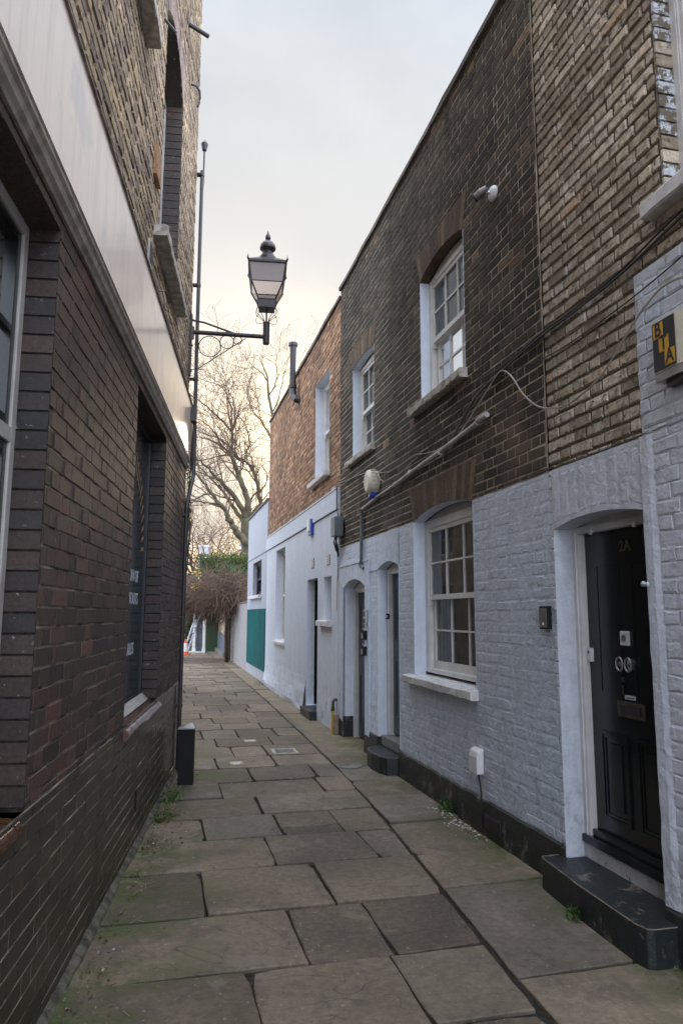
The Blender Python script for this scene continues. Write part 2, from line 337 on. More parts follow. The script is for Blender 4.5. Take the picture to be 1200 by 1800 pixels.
def pavingmat():
    m,t,b,o=mat('york_stone_flags'); a=attr(t); v=geov(t)
    c=ramp(t,a[0],[(0,(.112,.088,.062)),(.35,(.158,.125,.088)),(.7,(.198,.157,.110)),(.88,(.135,.117,.098)),(1,(.22,.175,.120))])
    n1=noise(t,1.1,6,.6,v,.6); c=mix(t,1.0,c,mr(t,n1,.36,.64,.70,1.25),'MULTIPLY')
    n2=noise(t,24,7,.75,v); c=mix(t,1.0,c,mr(t,n2,.36,.64,.74,1.26),'MULTIPLY')
    n6=noise(t,5,6,.7,v); c=mix(t,mr(t,n6,.56,.66,0,.5),c,(.07,.062,.052))
    # layered stone: curved delamination marks
    dv=t.nodes.new('ShaderNodeVectorMath'); dv.operation='ADD'; t.links.new(v,dv.inputs[0])
    at=t.nodes.new('ShaderNodeAttribute'); at.attribute_name='rnd'; sc_=t.nodes.new('ShaderNodeVectorMath'); sc_.operation='SCALE'; sc_.inputs['Scale'].default_value=37; t.links.new(at.outputs['Color'],sc_.inputs[0]); t.links.new(sc_.outputs[0],dv.inputs[1])
    n3=noise(t,.9,3,.45,dv.outputs[0],.9)
    lay=math_(t,'FRACT',math_(t,'MULTIPLY',n3,9.0)); edge=mr(t,lay,0,.05,1,0); rare=mr(t,a[2],.72,.8,0,1)
    ek=math_(t,'MULTIPLY',edge,rare); c=mix(t,math_(t,'MULTIPLY',ek,.8),c,(.06,.055,.05))
    # moss near both walls (wall frame coordinates of the right row)
    o1=objv(t); xs=sepx(t,o1)
    nL=t.nodes.new('ShaderNodeMath'); nL.operation='MULTIPLY_ADD'; t.links.new(xs[0],nL.inputs[0]); nL.inputs[1].default_value=-.129; nL.inputs[2].default_value=2.56
    dl=math_(t,'SUBTRACT',nL.outputs[0],xs[1])
    ml=math_(t,'MULTIPLY',mr(t,dl,.05,.85,1,0),mr(t,xs[0],3.5,5,1,0)); mrr=math_(t,'MULTIPLY',mr(t,xs[1],.03,.5,1,0),mr(t,xs[0],3.5,7,1,.25)); tan=math_(t,'MULTIPLY',mr(t,xs[1],.40,.36,0,1),mr(t,xs[0],3.5,5.5,0,.55)); c=mix(t,tan,c,(.235,.185,.115)); mk=math_(t,'MAXIMUM',ml,mrr)
    mn=noise(t,2.3,6,.7,v); mk=math_(t,'MULTIPLY',mk,mr(t,mn,.43,.54,0,1)); mk=math_(t,'MULTIPLY',mk,mr(t,n2,.40,.55,.3,1))
    c=mix(t,math_(t,'MULTIPLY',mk,1.1),c,(.050,.072,.016))
    vc=t.nodes.new('ShaderNodeTexVoronoi'); vc.feature='DISTANCE_TO_EDGE'; vc.inputs['Scale'].default_value=1.7; t.links.new(dv.outputs[0],vc.inputs['Vector'])
    wob=math_(t,'ADD',vc.outputs['Distance'],math_(t,'MULTIPLY',n2,.02)); crk=math_(t,'MULTIPLY',mr(t,wob,.011,.016,1,0),mr(t,a[1],.80,.82,0,1)); c=mix(t,math_(t,'MULTIPLY',crk,.85),c,(.03,.026,.02))
    st2=noise(t,2.6,5,.7,dv.outputs[0],.4); c=mix(t,mr(t,st2,.57,.63,0,.45),c,(.075,.065,.05)); c=mix(t,mr(t,st2,.43,.36,0,.35),c,(.26,.225,.17))
    gum=noise(t,42,2,.4,v); c=mix(t,mr(t,gum,.70,.72,0,.5),c,(.33,.31,.28))
    t.links.new(c,b.inputs['Base Color'])
    h=mix(t,.5,noise(t,5,6,.6,v),noise(t,60,5,.7,v)); h=mix(t,.5,h,lay); rl=math_(t,'MULTIPLY',rare,.5)
    hh=t.nodes.new('ShaderNodeMixRGB'); t.links.new(rl,hh.inputs[0]); t.links.new(mix(t,.5,noise(t,5,6,.6,v),noise(t,60,5,.7,v)),hh.inputs[1]); t.links.new(h,hh.inputs[2])
    bump(t,b,hh.outputs[0],.9,.012)
    rr=mr(t,n1,.3,.7,.62,.85); t.links.new(rr,b.inputs['Roughness']); b.inputs['Specular IOR Level'].default_value=.4
    return m
M['paving']=pavingmat()
M['dirt']=simple('joint_dirt',(.020,.017,.012),.95,var=.7,scale=25,bscale=60,bstr=.8,bdist=.01)
M['ground']=simple('garden_earth',(.08,.07,.05),.95,var=.4,scale=2)
M['fillet']=simple('mossy_cement_fillet',(.075,.07,.05),.95,var=.6,scale=14,bscale=50,bstr=.9,bdist=.012)
def bark(name,a,b_):
    m,t,b,o=mat(name); v=geov(t); n=noise(t,3,6,.7,v); t.links.new(mix(t,mr(t,n,.35,.65,0,1),a,b_),b.inputs['Base Color']); b.inputs['Roughness'].default_value=.9; bump(t,b,noise(t,25,4,.7,v),.5,.01); return m
M['bark']=bark('plane_tree_bark',(.055,.047,.025),(.105,.09,.052))
M['twig']=bark('brown_twig',(.085,.052,.036),(.14,.085,.058))
M['stem']=bark('climber_stem',(.07,.045,.032),(.17,.11,.075))
def leafmat(name,stops):
    m,t,b,o=mat(name); a=attr(t); t.links.new(ramp(t,a[0],stops),b.inputs['Base Color']); b.inputs['Roughness'].default_value=.55
    b.inputs['Transmission Weight'].default_value=0; 
    tl=t.nodes.new('ShaderNodeBsdfTranslucent'); t.links.new(ramp(t,a[0],stops),tl.inputs[0]); mx=t.nodes.new('ShaderNodeMixShader'); mx.inputs[0].default_value=.3
    t.links.new(b.outputs[0],mx.inputs[1]); t.links.new(tl.outputs[0],mx.inputs[2]); t.links.new(mx.outputs[0],o.inputs[0]); return m
M['leaf_dark']=leafmat('dark_laurel_leaf',[(0,(.02,.045,.02)),(.6,(.04,.085,.035)),(1,(.10,.16,.07))])
M['leaf_green']=leafmat('conifer_leaf',[(0,(.05,.075,.018)),(.6,(.12,.165,.036)),(1,(.24,.27,.08))])
M['leaf_yellow']=leafmat('yellow_flower',[(0,(.55,.40,.02)),(1,(.75,.60,.05))])
M['leaf_weed']=leafmat('weed_leaf',[(0,(.025,.055,.012)),(1,(.07,.15,.025))])
M['leaf_dry']=leafmat('dry_litter',[(0,(.09,.06,.03)),(.6,(.22,.16,.09)),(.93,(.30,.24,.16)),(1,(.6,.58,.52))])
M['orange']=simple('cone_orange',(.60,.11,.03),.5)
M['slate']=simple('slate_roof',(.10,.085,.08),.8,var=.3)
M['alu']=simple('aluminium_ladder',(.5,.53,.60),.5,metal=.3)
M['wood']=simple('dark_weathered_wood',(.07,.05,.035),.85,var=.4,scale=12)
M['wood_pale']=simple('grey_timber_post',(.20,.165,.12),.85,var=.35,scale=12)
M['dado']=simple('slate_blue_dado',(.085,.10,.13),.6,var=.2)
M['greendoor']=simple('dark_green_gate_paint',(.012,.05,.042),.4,var=.2)
M['cable']=simple('black_cable',(.02,.02,.02),.5)
M['cable_pale']=simple('dusty_grey_cable',(.30,.27,.23),.6)

# ------------------------------------------------------------------ masonry helpers
def sub_rects(r, holes):
    out=[r]
    for h in holes:
        nx=[]
        for a in out:
            s0,s1,z0,z1=a
            if h[1]<=s0 or h[0]>=s1 or h[3]<=z0 or h[2]>=z1: nx.append(a); continue
            if h[0]>s0: nx.append((s0,h[0],z0,z1))
            if h[1]<s1: nx.append((h[1],s1,z0,z1))
            a0,a1=max(s0,h[0]),min(s1,h[1])
            if h[2]>z0: nx.append((a0,a1,z0,h[2]))
            if h[3]<z1: nx.append((a0,a1,h[3],z1))
        out=nx
    return out
def bricks(m, reg, holes, n=0.0, rec=.007, mi=0, rise=.075, L=.225, joint=.010, jit=.0016, ch=.003, dep=.0015, english=False, wob=.0):
    s0,s1,z0,z1=reg; H=L/2
    row=int(math.floor(z0/rise+.001)); 
    while row*rise < z1-1e-4:
        za,zb=row*rise,(row+1)*rise; per=L+H; s=s0-per*rnd.random()*.05-(per/2 if row%2 else 0); k=0
        s=math.floor(s0/per)*per-per+(per/2 if row%2 else 0)
        while s<s1:
            ln = L if k%2==0 else H
            if english: ln = L if row%3 else H
            a,b=s,s+ln; s+=ln; k+=1
            r=(max(a,s0),min(b,s1),max(za,z0),min(zb,z1))
            if r[1]-r[0]<.02 or r[3]-r[2]<.012: continue
            col=(rnd.random(),rnd.random(),rnd.random())
            for q in sub_rects(r,holes):
                if q[1]-q[0]<.018 or q[3]-q[2]<.012: continue
                j=joint/2; a0,a1,b0,b1=q[0]+j,q[1]-j,q[2]+j,q[3]-j
                J=lambda: rnd.uniform(-jit,jit)
                nf=n+rnd.uniform(-dep,dep); wz=wob*(mnoise.noise(Vector((a0*.8,row*.13,3)))) if wob else 0
                o=[m.vert(p) for p in ((a0+J(),n-rec,b0+J()+wz),(a1+J(),n-rec,b0+J()+wz),(a1+J(),n-rec,b1+J()+wz),(a0+J(),n-rec,b1+J()+wz))]
                p=[m.vert((m_[0],m_[1],m_[2])) for m_ in ((a0+ch+J(),nf,b0+ch+J()+wz),(a1-ch+J(),nf,b0+ch+J()+wz),(a1-ch+J(),nf,b1-ch+J()+wz),(a0+ch+J(),nf,b1-ch+J()+wz))]
                m.face(p,mi,col)
                for i in range(4): m.face((o[i],o[(i+1)%4],p[(i+1)%4],p[i]),mi,col)
        row+=1
def backing(m, reg, holes, n, mi):
    for q in sub_rects(reg,holes): m.poly([(q[0],n,q[2]),(q[1],n,q[2]),(q[1],n,q[3]),(q[0],n,q[3])],mi)
class Op:
    def __init__(o,s0,s1,z0,zs,zc=None,zt=None,d=.11): o.s0,o.s1,o.z0,o.zs,o.zc,o.zt,o.d=s0,s1,z0,zs,zc or zs,zt or zs,d; o.c=(s0+s1)/2; o.h=(s1-s0)/2
    def arc(o,s): return o.zs+(o.zc-o.zs)*max(0,1-((s-o.c)/o.h)**2)
    @property
    def hole(o): return (o.s0,o.s1,o.z0,o.zt)
def reveal(m, o, mi_jamb, mi_soff, n0=0.0, nb=None, K=12, sill=True, mi_sill=None):
    nb = -o.d if nb is None else nb
    for s in (o.s0,o.s1): m.poly([(s,n0,o.z0),(s,nb,o.z0),(s,nb,o.zs),(s,n0,o.zs)],mi_jamb)
    ss=[o.s0+(o.s1-o.s0)*i/K for i in range(K+1)] if o.zc>o.zs else [o.s0,o.s1]
    for a,b in zip(ss,ss[1:]): m.poly([(a,n0,o.arc(a)),(b,n0,o.arc(b)),(b,nb,o.arc(b)),(a,nb,o.arc(a))],mi_soff)
    if sill: m.poly([(o.s0,n0,o.z0),(o.s1,n0,o.z0),(o.s1,nb,o.z0),(o.s0,nb,o.z0)],mi_jamb if mi_sill is None else mi_sill)
def arch(m, o, mi, mim, K=14, flare=.10, n=.003, joint=.007, rec=-.008):
    """voussoirs from the curve of the opening up to a level top"""
    for i in range(K):
        a,b=o.s0+(o.s1-o.s0)*i/K, o.s0+(o.s1-o.s0)*(i+1)/K; f=1+flare/o.h
        m.poly([(a,rec,o.arc(a)),(b,rec,o.arc(b)),(b,rec,o.zt),(a,rec,o.zt)],mim)
        j=joint/2; A,B=o.c+(a-o.c)*f,o.c+(b-o.c)*f; col=(rnd.random(),rnd.random(),rnd.random())
        nn=n+rnd.uniform(-.001,.001)
        fr=[(a+j,nn,o.arc(a)),(b-j,nn,o.arc(b)),(B-j,nn,o.zt-.004),(A+j,nn,o.zt-.004)]
        bk=[(x,rec,z) for x,_,z in fr]; m.poly(fr,mi,col)
        for q in range(4): m.poly([fr[q],fr[(q+1)%4],bk[(q+1)%4],bk[q]],mi,col)
def shell(m, s0,s1,nb,z1,mi=0,n0=-.012,z0=-.2):
    for p in ([(s0,n0,z0),(s0,nb,z0),(s0,nb,z1),(s0,n0,z1)],[(s1,n0,z0),(s1,nb,z0),(s1,nb,z1),(s1,n0,z1)],[(s0,nb,z0),(s1,nb,z0),(s1,nb,z1),(s0,nb,z1)]): m.poly(p,mi)
def room(F,parent,o,nb,depth=1.2,m_='room',e=.02):
    r=MB(F); s0,s1,z0,z1=o.s0-e,o.s1+e,o.z0-e,o.zc+e
    r.poly([(s0,nb-depth,z0),(s1,nb-depth,z0),(s1,nb-depth,z1),(s0,nb-depth,z1)])
    for s in (s0,s1): r.poly([(s,nb,z0),(s,nb-depth,z0),(s,nb-depth,z1),(s,nb,z1)])
    for z in (z0,z1): r.poly([(s0,nb,z),(s1,nb,z),(s1,nb-depth,z),(s0,nb-depth,z)])
    return r
def grid_sash(m,s0,s1,z0,z1,n0,n1,cols,rows,st=.04,top=.04,bot=.05,bar=.016):
    m.box(s0,s0+st,n0,n1,z0,z1); m.box(s1-st,s1,n0,n1,z0,z1)
    m.box(s0+st,s1-st,n0,n1,z0,z0+bot); m.box(s0+st,s1-st,n0,n1,z1-top,z1)
    for i in range(1,cols):
        s=s0+st+(s1-s0-2*st)*i/cols; m.box(s-bar/2,s+bar/2,n0+.004,n1-.004,z0+bot,z1-top)
    for i in range(1,rows):
        z=z0+bot+(z1-z0-bot-top)*i/rows; m.box(s0+st,s1-st,n0+.006,n1-.006,z-bar/2,z+bar/2)
def sash_window(F,house,o,nf,cols=3,rows=2,mid=.5,wf=.05,m_='sash',head=True,label=None,bottom=.0,curtain=.55,deepbot=.07):
    f=MB(F); zb=o.z0+bottom
    f.box(o.s0,o.s0+wf,nf-.14,nf,zb,o.zs); f.box(o.s1-wf,o.s1,nf-.14,nf,zb,o.zs)
    f.box(o.s0+wf,o.s1-wf,nf-.14,nf,o.zs-wf,o.zs); f.box(o.s0+wf,o.s1-wf,nf-.14,nf+.015,zb,zb+.035)
    # outer lining bead
    f.box(o.s0+wf,o.s0+wf+.012,nf-.02,nf-.004,zb+.035,o.zs-wf); f.box(o.s1-wf-.012,o.s1-wf,nf-.02,nf-.004,zb+.035,o.zs-wf)
    if o.zc>o.zs+.01:
        K=12; pts=[(o.s0+(o.s1-o.s0)*i/K) for i in range(K+1)]
        hb=MB(F); hb.prism([(s,o.arc(s)-.001) for s in pts]+[(o.s1,o.zs+.001),(o.s0,o.zs+.001)][0:2],nf-.1,nf-.012)
    wn=f.build('window',M[m_],house,label=label)
    if o.zc>o.zs+.01: hb.build('head_board',M['sash_grey'],wn)  # board darkened in its colour to stand in for shade in the arch recess
    s0,s1,z0,z1=o.s0+wf,o.s1-wf,zb+.035,o.zs-wf; zm=z0+(z1-z0)*mid
    a=MB(F); grid_sash(a,s0,s1,zm-.02,z1,nf-.046,nf-.012,cols,rows,bot=.045,st=.038); a.box(s0+.01,s0+.035,nf-.044,nf-.016,zm-.07,zm-.02); a.box(s1-.035,s1-.01,nf-.044,nf-.016,zm-.07,zm-.02)
    sa=a.build('sash',M[m_],wn)
    b=MB(F); grid_sash(b,s0,s1,z0,zm+.02,nf-.084,nf-.050,cols,rows,bot=deepbot,st=.045); b.build('sash',M[m_],wn)
    g=MB(F); g.poly([(s0,nf-.031,zm),(s1,nf-.031,zm),(s1,nf-.031,z1),(s0,nf-.031,z1)]); g.poly([(s0,nf-.068,z0),(s1,nf-.068,z0),(s1,nf-.068,zm),(s0,nf-.068,zm)]); g.build('pane',M['glass'],wn)
    r=room(F,house,o,nf-.13); r.build('room_lining',M['room'],wn)
    if curtain:
        c=MB(F); K=26
        for i in range(K):
            a0,a1=s0+(s1-s0)*i/K,s0+(s1-s0)*(i+1)/K
            q=lambda s: nf-.22+.018*math.sin(s*55)+.01*math.sin(s*23)
            if curtain<1 and abs((a0+a1)/2-(s0+s1)/2)<(1-curtain)*(s1-s0)/2: continue
            c.poly([(a0,q(a0),z0),(a1,q(a1),z0),(a1,q(a1),z1),(a0,q(a0),z1)])
        c.build('curtain',M['blind'],wn,smooth=True)
    return wn
def sill(F,wn,s0,s1,nb,nf,z0,z1,m_='sill',drop=.012,rough=.004):
    """stone sill with a weathered front arris"""
    m=MB(F); K=max(6,int((s1-s0)/.09)); rows=[]
    for i in range(K+1):
        s=s0+(s1-s0)*i/K; j=lambda:rnd.uniform(-rough,rough)
        rows.append([m.vert(p) for p in ((s,nb,z1+drop),(s,nf-.012+j(),z1+j()*.5),(s,nf+j(),z1-.012+j()),(s,nf+j(),z0+.008+j()),(s,nf-.01,z0+j()*.5),(s,nb,z0))])
    for a,b in zip(rows,rows[1:]):
        for k in range(6): m.face((a[k],b[k],b[(k+1)%6],a[(k+1)%6]))
    m.face(rows[0]); m.face(rows[-1])
    return m.build('sill',M[m_],wn)

# ------------------------------------------------------------------ ground and paving
g=MB(FW); g.poly([(-300,-80,-.045),(300,-80,-.045),(300,500,-.045),(-300,500,-.045)]); g.build('ground',M['ground'],kind='structure')
g=MB(FR); g.poly([(-9,-.6,-.017),(38,-.6,-.017),(38,5.5,-.017),(-9,5.5,-.017)]); g.build('path_bed',M['dirt'],kind='structure')
FORCE=[None]
def slab(m, quad, top=.0, inset=.004, jit=.005, mi=0, joint=.005):
    cx=sum(q[0] for q in quad)/4; cy=sum(q[1] for q in quad)/4
    col=(rnd.random(),rnd.random(),rnd.random()); col=FORCE[0] or col; tx,ty=rnd.gauss(0,.006),rnd.gauss(0,.004); tz=top+rnd.uniform(-.006,.006)
    pts=[]; seed=rnd.random()*100
    Q=[]
    for i in range(4):
        a,b=quad[i],quad[(i+1)%4]; L=math.hypot(b[0]-a[0],b[1]-a[1]); K=max(2,int(L/.10))
        for k in range(K):
            t=k/K; x=a[0]+(b[0]-a[0])*t; y=a[1]+(b[1]-a[1])*t
            d=(joint*1.3 if i%2 else joint*.7)+abs(mnoise.noise(Vector((x*7+seed,y*7,0))))*.008+rnd.uniform(0,jit)
            if k==0: d+=rnd.choice((0,0,0,.003,.006,.016))
            # move towards the centre line by d
            ux,uy=cx-x,cy-y; l=math.hypot(ux,uy) or 1
            ex,ey=(b[1]-a[1])/L,-(b[0]-a[0])/L
            if ex*ux+ey*uy<0: ex,ey=-ex,-ey
            x+=ex*d; y+=ey*d
            if k==0:
                p=quad[(i-1)%4]; L2=math.hypot(p[0]-a[0],p[1]-a[1]); fx,fy=(p[1]-a[1])/L2,-(p[0]-a[0])/L2
                if fx*ux+fy*uy<0: fx,fy=-fx,-fy
                x+=fx*d; y+=fy*d
            Q.append((x,y))
    n=len(Q)
    def Z(x,y): return tz+(x-cx)*tx+(y-cy)*ty
    low=[m.vert((x,y,-.03)) for x,y in Q]; mid=[m.vert((x,y,Z(x,y)-.004)) for x,y in Q]
    top_=[]
    for x,y in Q:
        ux,uy=cx-x,cy-y; l=math.hypot(ux,uy) or 1; k=inset+rnd.uniform(0,.003); top_.append(m.vert((x+ux/l*k,y+uy/l*k,Z(x,y))))
    m.face(top_,mi,col)
    for i in range(n):
        j=(i+1)%n; m.face((low[i],low[j],mid[j],mid[i]),mi,col); m.face((mid[i],mid[j],top_[j],top_[i]),mi,col)
def nline(s):
    T=[(-9,.82),(-1.5,.8),(-.4,.715),(1,.61),(2.7,.53),(5,.48),(10,.41),(17,.375),(26,.5),(40,.6)]
    for (a,x),(b,y) in zip(T,T[1:]):
        if s<=b: return x+(y-x)*(s-a)/(b-a)
    return .6
pv=MB(FR)
rows=[(-2.12,-1.51,[1.2,1.95]),(-1.51,-.92,[1.24,1.885]),(-.92,-.30,[1.2,1.61]),(-.30,.36,[1.335,2.03]),(.36,.95,[.89,1.56]),(.95,1.52,[.97,1.41,1.965]),
      (1.52,2.09,[1.48]),(2.09,2.64,[.85,1.75]),(2.64,3.24,[.79,1.415]),(3.24,3.80,[1.09,1.7]),(3.80,4.45,[1.1,1.48]),(4.45,5.04,[.95,1.62]),(5.04,5.72,[.8,1.3,1.75])]
s=-2.12
while s>-8.5:
    h=rnd.uniform(.5,.7); rows.append((s-h,s,sorted([rnd.uniform(1.1,1.5),rnd.uniform(1.8,2.3)]))); s-=h
s=5.72; side=0
while s<37:
    h=rnd.uniform(.38,.62); k=[]; x=nline(s)+rnd.uniform(.25,.7)
    while x<3.2: k.append(x); x+=rnd.uniform(.4,.85)
    rows.append((s,s+h,k)); s+=h
for a,b,k in rows:
    if a<6: lim=lambda s: 2.62-.129*s if s>-9 else 3
    ks=[None]+k+[2.62-.129*a+.10 if a<5 else 4.2]
    for i in range(len(ks)-1):
        l,r_=ks[i],ks[i+1]
        if l is not None and r_<=l+.05: continue
        l0=nline(a)+.004 if l is None else l+rnd.uniform(-.012,.012); l1=nline(b)+.004 if l is None else l+rnd.uniform(-.012,.012)
        sk=rnd.uniform(-.012,.012)
        if (a,l)==(.95,.97): 
            slab(pv,[(a,l0),(a+.2,l0),(a+.2,r_),(a,r_)]); slab(pv,[(a+.2,l0),(b,l0),(b,r_),(a+.2,r_)]); continue
        FORCE[0]=(.45,.5,1.0) if (a,l) in ((-.92,1.61),(-1.51,1.24),(.95,1.965)) else None
        slab(pv,[(a+sk,l0),(b+sk,l1),(b-sk,r_),(a-sk,r_)], top=rnd.choice((0,0,.004)))
FORCE[0]=None
rs=[-8.5,-7.6,-6.8,-6,-5.1,-4.3,-3.6,-2.9,-2.1,-1.26,-.22,.36,1.08,1.86,2.47,3.1,3.75,4.38,5.24,6.1]
while rs[-1]<37: rs.append(rs[-1]+rnd.uniform(.6,1.0))
for a,b in zip(rs,rs[1:]): slab(pv,[(a+.02,-.35),(b+.02,-.35),(b-.02,nline(b)-.004),(a-.02,nline(a)-.004)],top=.001)
pv.build('path',M['paving'],kind='structure')

# ------------------------------------------------------------------ right row: house with the black door
def coping(F,house,s0,s1,z,nb=-.30,nf=.03,h=.06,m_='coping'):
    m=MB(F); K=int((s1-s0)/.3); rows_=[]
    for i in range(K+1):
        s=s0+(s1-s0)*i/K; j=lambda:rnd.uniform(-.006,.006)
        rows_.append([m.vert(p) for p in ((s,nb,z),(s,nf+j(),z+j()*.5),(s,nf+j(),z+h+j()),(s,nb,z+h+.04))])
    for a,b in zip(rows_,rows_[1:]):
        for k in range(4): m.face((a[k],b[k],b[(k+1)%4],a[(k+1)%4]))
    m.face(rows_[0]); m.face(rows_[-1]); return m.build('coping',M[m_],house)
def roofslab(F,house,s0,s1,nb,z):
    m=MB(F); m.poly([(s0,-.02,z),(s1,-.02,z),(s1,nb,z),(s0,nb,z)]); return m.build('roof',M['roof'],house)
R1=thing('terraced_house',FR,(-3,0,0),'weathered stock brick house painted white below, with the black front door','house','houses along the right side of the alley')
S1=-8.0; E1=-.372
def rough_plinth(F,house,s0,s1,h,nf=.024):
    m=MB(F); K=max(6,int((s1-s0)/.025)); prev=None
    for i in range(K+1):
        s=s0+(s1-s0)*i/K; f=lambda a,b_:mnoise.noise(Vector((s*a,b_,2)))
        cur=[m.vert((s,-.05,h+.002)),m.vert((s,.002,h+.010*f(5,1)+.005*f(22,2))),m.vert((s,nf-.008+.004*f(8,3),h-.012+.010*f(5,1)+.006*f(22,4))),m.vert((s,nf+.004*f(5,5),h*.6)),m.vert((s,nf+.004+.006*f(6,6),h*.3)),m.vert((s,nf+.008+.008*f(9,7),-.03))]
        if prev:
            for k in range(5): m.face((prev[k],cur[k],cur[k+1],prev[k+1]))
        else: m.face(cur)
        prev=cur
    m.face(prev); return m.build('plinth',M['plinth'],house)
door=Op(-1.265,-.41,.02,2.07,2.118,2.43,.12)
upw=Op(-2.7,-1.535,3.60,4.9,5.05,5.25,.11)
b=MB(FR)
bricks(b,(S1,E1,2.445,6.15),[upw.hole,(S1-1,-1.275,2,3.30)],mi=0,rec=.012,ch=.006,jit=.004,dep=.003,joint=.014)
backing(b,(S1,E1,3.3,6.15),[upw.hole],-.010,1); backing(b,(-1.275,E1,2.44,3.3),[],-.010,1)
reveal(b,upw,2,0); arch(b,upw,0,1)
# whitewash remnants on the jamb bricks of the upper window
z=3.62
while z<4.9:
    b.box(upw.s1-.012,upw.s1+.0012,-.105,-.004,z+.006,z+.069,3 if rnd.random()<.8 else 0,(rnd.random(),)*3); z+=.075
b.build('brick_wall',[M['brick_old'],M['mortar_mud'],M['mortar_mud'],M['paint_remnant']],R1)
b=MB(FR)
bricks(b,(S1,-1.275,.24,2.445),[door.hole],n=.001,mi=0,rec=.003,ch=.011,jit=.008,dep=.0016,joint=.002)
bricks(b,(S1,-1.275,2.448,3.29),[door.hole],n=.004,mi=0,rec=.0042,ch=.009,jit=.007,dep=.0018,joint=.003)
bricks(b,(-.41,E1,.24,2.435),[door.hole],n=.003,mi=0,rec=.003,ch=.006,jit=.004,dep=.002,joint=.006)
backing(b,(S1,-1.275,.22,3.295),[door.hole],-.003,0); backing(b,(-1.275,E1,.22,2.44),[door.hole],-.003,0)
K=12
for i in range(K):   # smooth thick paint over the door arch
    a0,a1=door.s0+(door.s1-door.s0)*i/K,door.s0+(door.s1-door.s0)*(i+1)/K
    b.poly([(a0,.004,door.arc(a0)),(a1,.004,door.arc(a1)),(a1,.004,2.436),(a0,.004,2.436)],0); b.poly([(a0,.004,2.436),(a1,.004,2.436),(a1,-.01,2.44),(a0,-.01,2.44)],0)
reveal(b,door,0,0,n0=.004,sill=False,nb=-.17)
K=60; prev=None
for i in range(K+1):
    z=.23+2.21*i/K; j=lambda f:.006*mnoise.noise(Vector((z*9,f,0)))
    cur=[b.vert((door.s0+.001+.4*j(1),-.03,z)),b.vert((door.s0-.001+j(2),.013+.5*j(3),z)),b.vert((door.s0-.058+j(4),.011+.5*j(5),z)),b.vert((door.s0-.095+j(6),-.001,z))]
    if prev:
        for k in range(3): b.face((prev[k],cur[k],cur[k+1],prev[k+1]))
    prev=cur
for i in range(9):   # brush-filled soldier bricks over the door
    a0,a1=door.s0+.01+(door.s1-door.s0)*i/9,door.s0-.004+(door.s1-door.s0)*(i+1)/9; j=lambda:rnd.uniform(-.012,.012); q0,q1=.02+abs(j()),-.02-abs(j())
    P_=[(a0+j()*.4,door.arc(a0)+q0),(a1+j()*.4,door.arc(a1)+q0),(a1+j()*.4,2.43+q1),(a0+j()*.4,2.43+q1)]; cx=sum(p[0] for p in P_)/4; cz=sum(p[1] for p in P_)/4
    o_=[b.vert((x,.003,z)) for x,z in P_]; t_=[b.vert((cx+(x-cx)*.62,.0058,cz+(z-cz)*.90)) for x,z in P_]; b.face(t_,0)
    for k in range(4): b.face((o_[k],o_[(k+1)%4],t_[(k+1)%4],t_[k]),0)
b.build('painted_wall',M['paint_warm'],R1)
for a_,c_ in ((S1,door.s0-.002),(door.s1+.001,E1)):
    rough_plinth(FR,R1,a_,c_,.228)
coping(FR,R1,S1,E1,6.15); roofslab(FR,R1,S1,E1,-5,6.14)
b=MB(FR); shell(b,S1,E1,-5,6.15); b.build('side_wall',M['mortar_mud'],R1)
wn=sash_window(FR,R1,upw,-.10,curtain=1); sill(FR,wn,upw.s0-.1,upw.s1+.085,-.1,.075,3.505,3.592,'sill_white')
# the black door
d=MB(FR); nd=-.165; ds0,ds1,dz0,dz1=-1.215,-.475,.31,2.035
def doorface(m,nf,th,s0,s1,z0,z1):
    m.box(s0,s1,nf-th,nf,z0,z1)
doorface(d,nd,.045,ds0,ds1,dz0,dz1)
mid=(ds0+ds1)/2
for (a0,a1) in ((ds0+.09,mid-.04),(mid+.04,ds1-.09)):
    # two lower raised-and-fielded panels with mouldings
    z0,z1=.42,.90
    for w_,n_ in ((0,.012),(.018,.006)):
        d.box(a0+w_,a1-w_,nd,nd+n_,z1-w_-.016,z1-w_); d.box(a0+w_,a1-w_,nd,nd+n_,z0+w_,z0+w_+.016); d.box(a0+w_,a0+w_+.016,nd,nd+n_,z0+w_+.016,z1-w_-.016); d.box(a1-w_-.016,a1-w_,nd,nd+n_,z0+w_+.016,z1-w_-.016)
    d.prism([(a0+.06,z0+.06),(a1-.06,z0+.06),(a1-.06,z1-.06),(a0+.06,z1-.06)],nd,nd+.008)
for a0,a1 in ((ds0+.10,mid-.06),(mid+.06,ds1-.11)):   # tall narrow upper panels, thin beads
    for x in (a0,a1): d.box(x-.003,x+.003,nd,nd+.004,1.12,1.84)
    d.box(a0+.003,a1-.003,nd,nd+.004,1.834,1.84)
dr=d.build('door',M['doorblack'],R1,label='black panelled front door numbered 2A')
f=MB(FR)
f.box(-.475,-.412,-.20,-.118,.27,2.075); f.box(-1.262,-1.215,-.20,-.118,.27,2.075); f.box(-1.215,-.475,-.20,-.118,2.035,2.075); f.box(-.452,-.446,-.118,-.112,.27,2.05)
K=12
f.prism([(door.s0+(door.s1-door.s0)*i/K,door.arc(door.s0+(door.s1-door.s0)*i/K)-.001) for i in range(K+1)]+[(door.s1,2.0755),(door.s0,2.0755)],-.18,-.14)
f.build('door_frame',M['sash'],dr)
f=MB(FR); f.box(-1.262,-.412,-.22,-.10,.255,.30,ch=.006); f.box(-1.214,-.476,-.16,-.13,.30,.34,ch=.006); f.build('threshold',M['doorblack'],dr)
f=MB(FR); f.box(-1.262,-.412,-.20,-.115,.17,.254); f.build('riser',M['paint_chipped'],dr)
m=MB(FR)
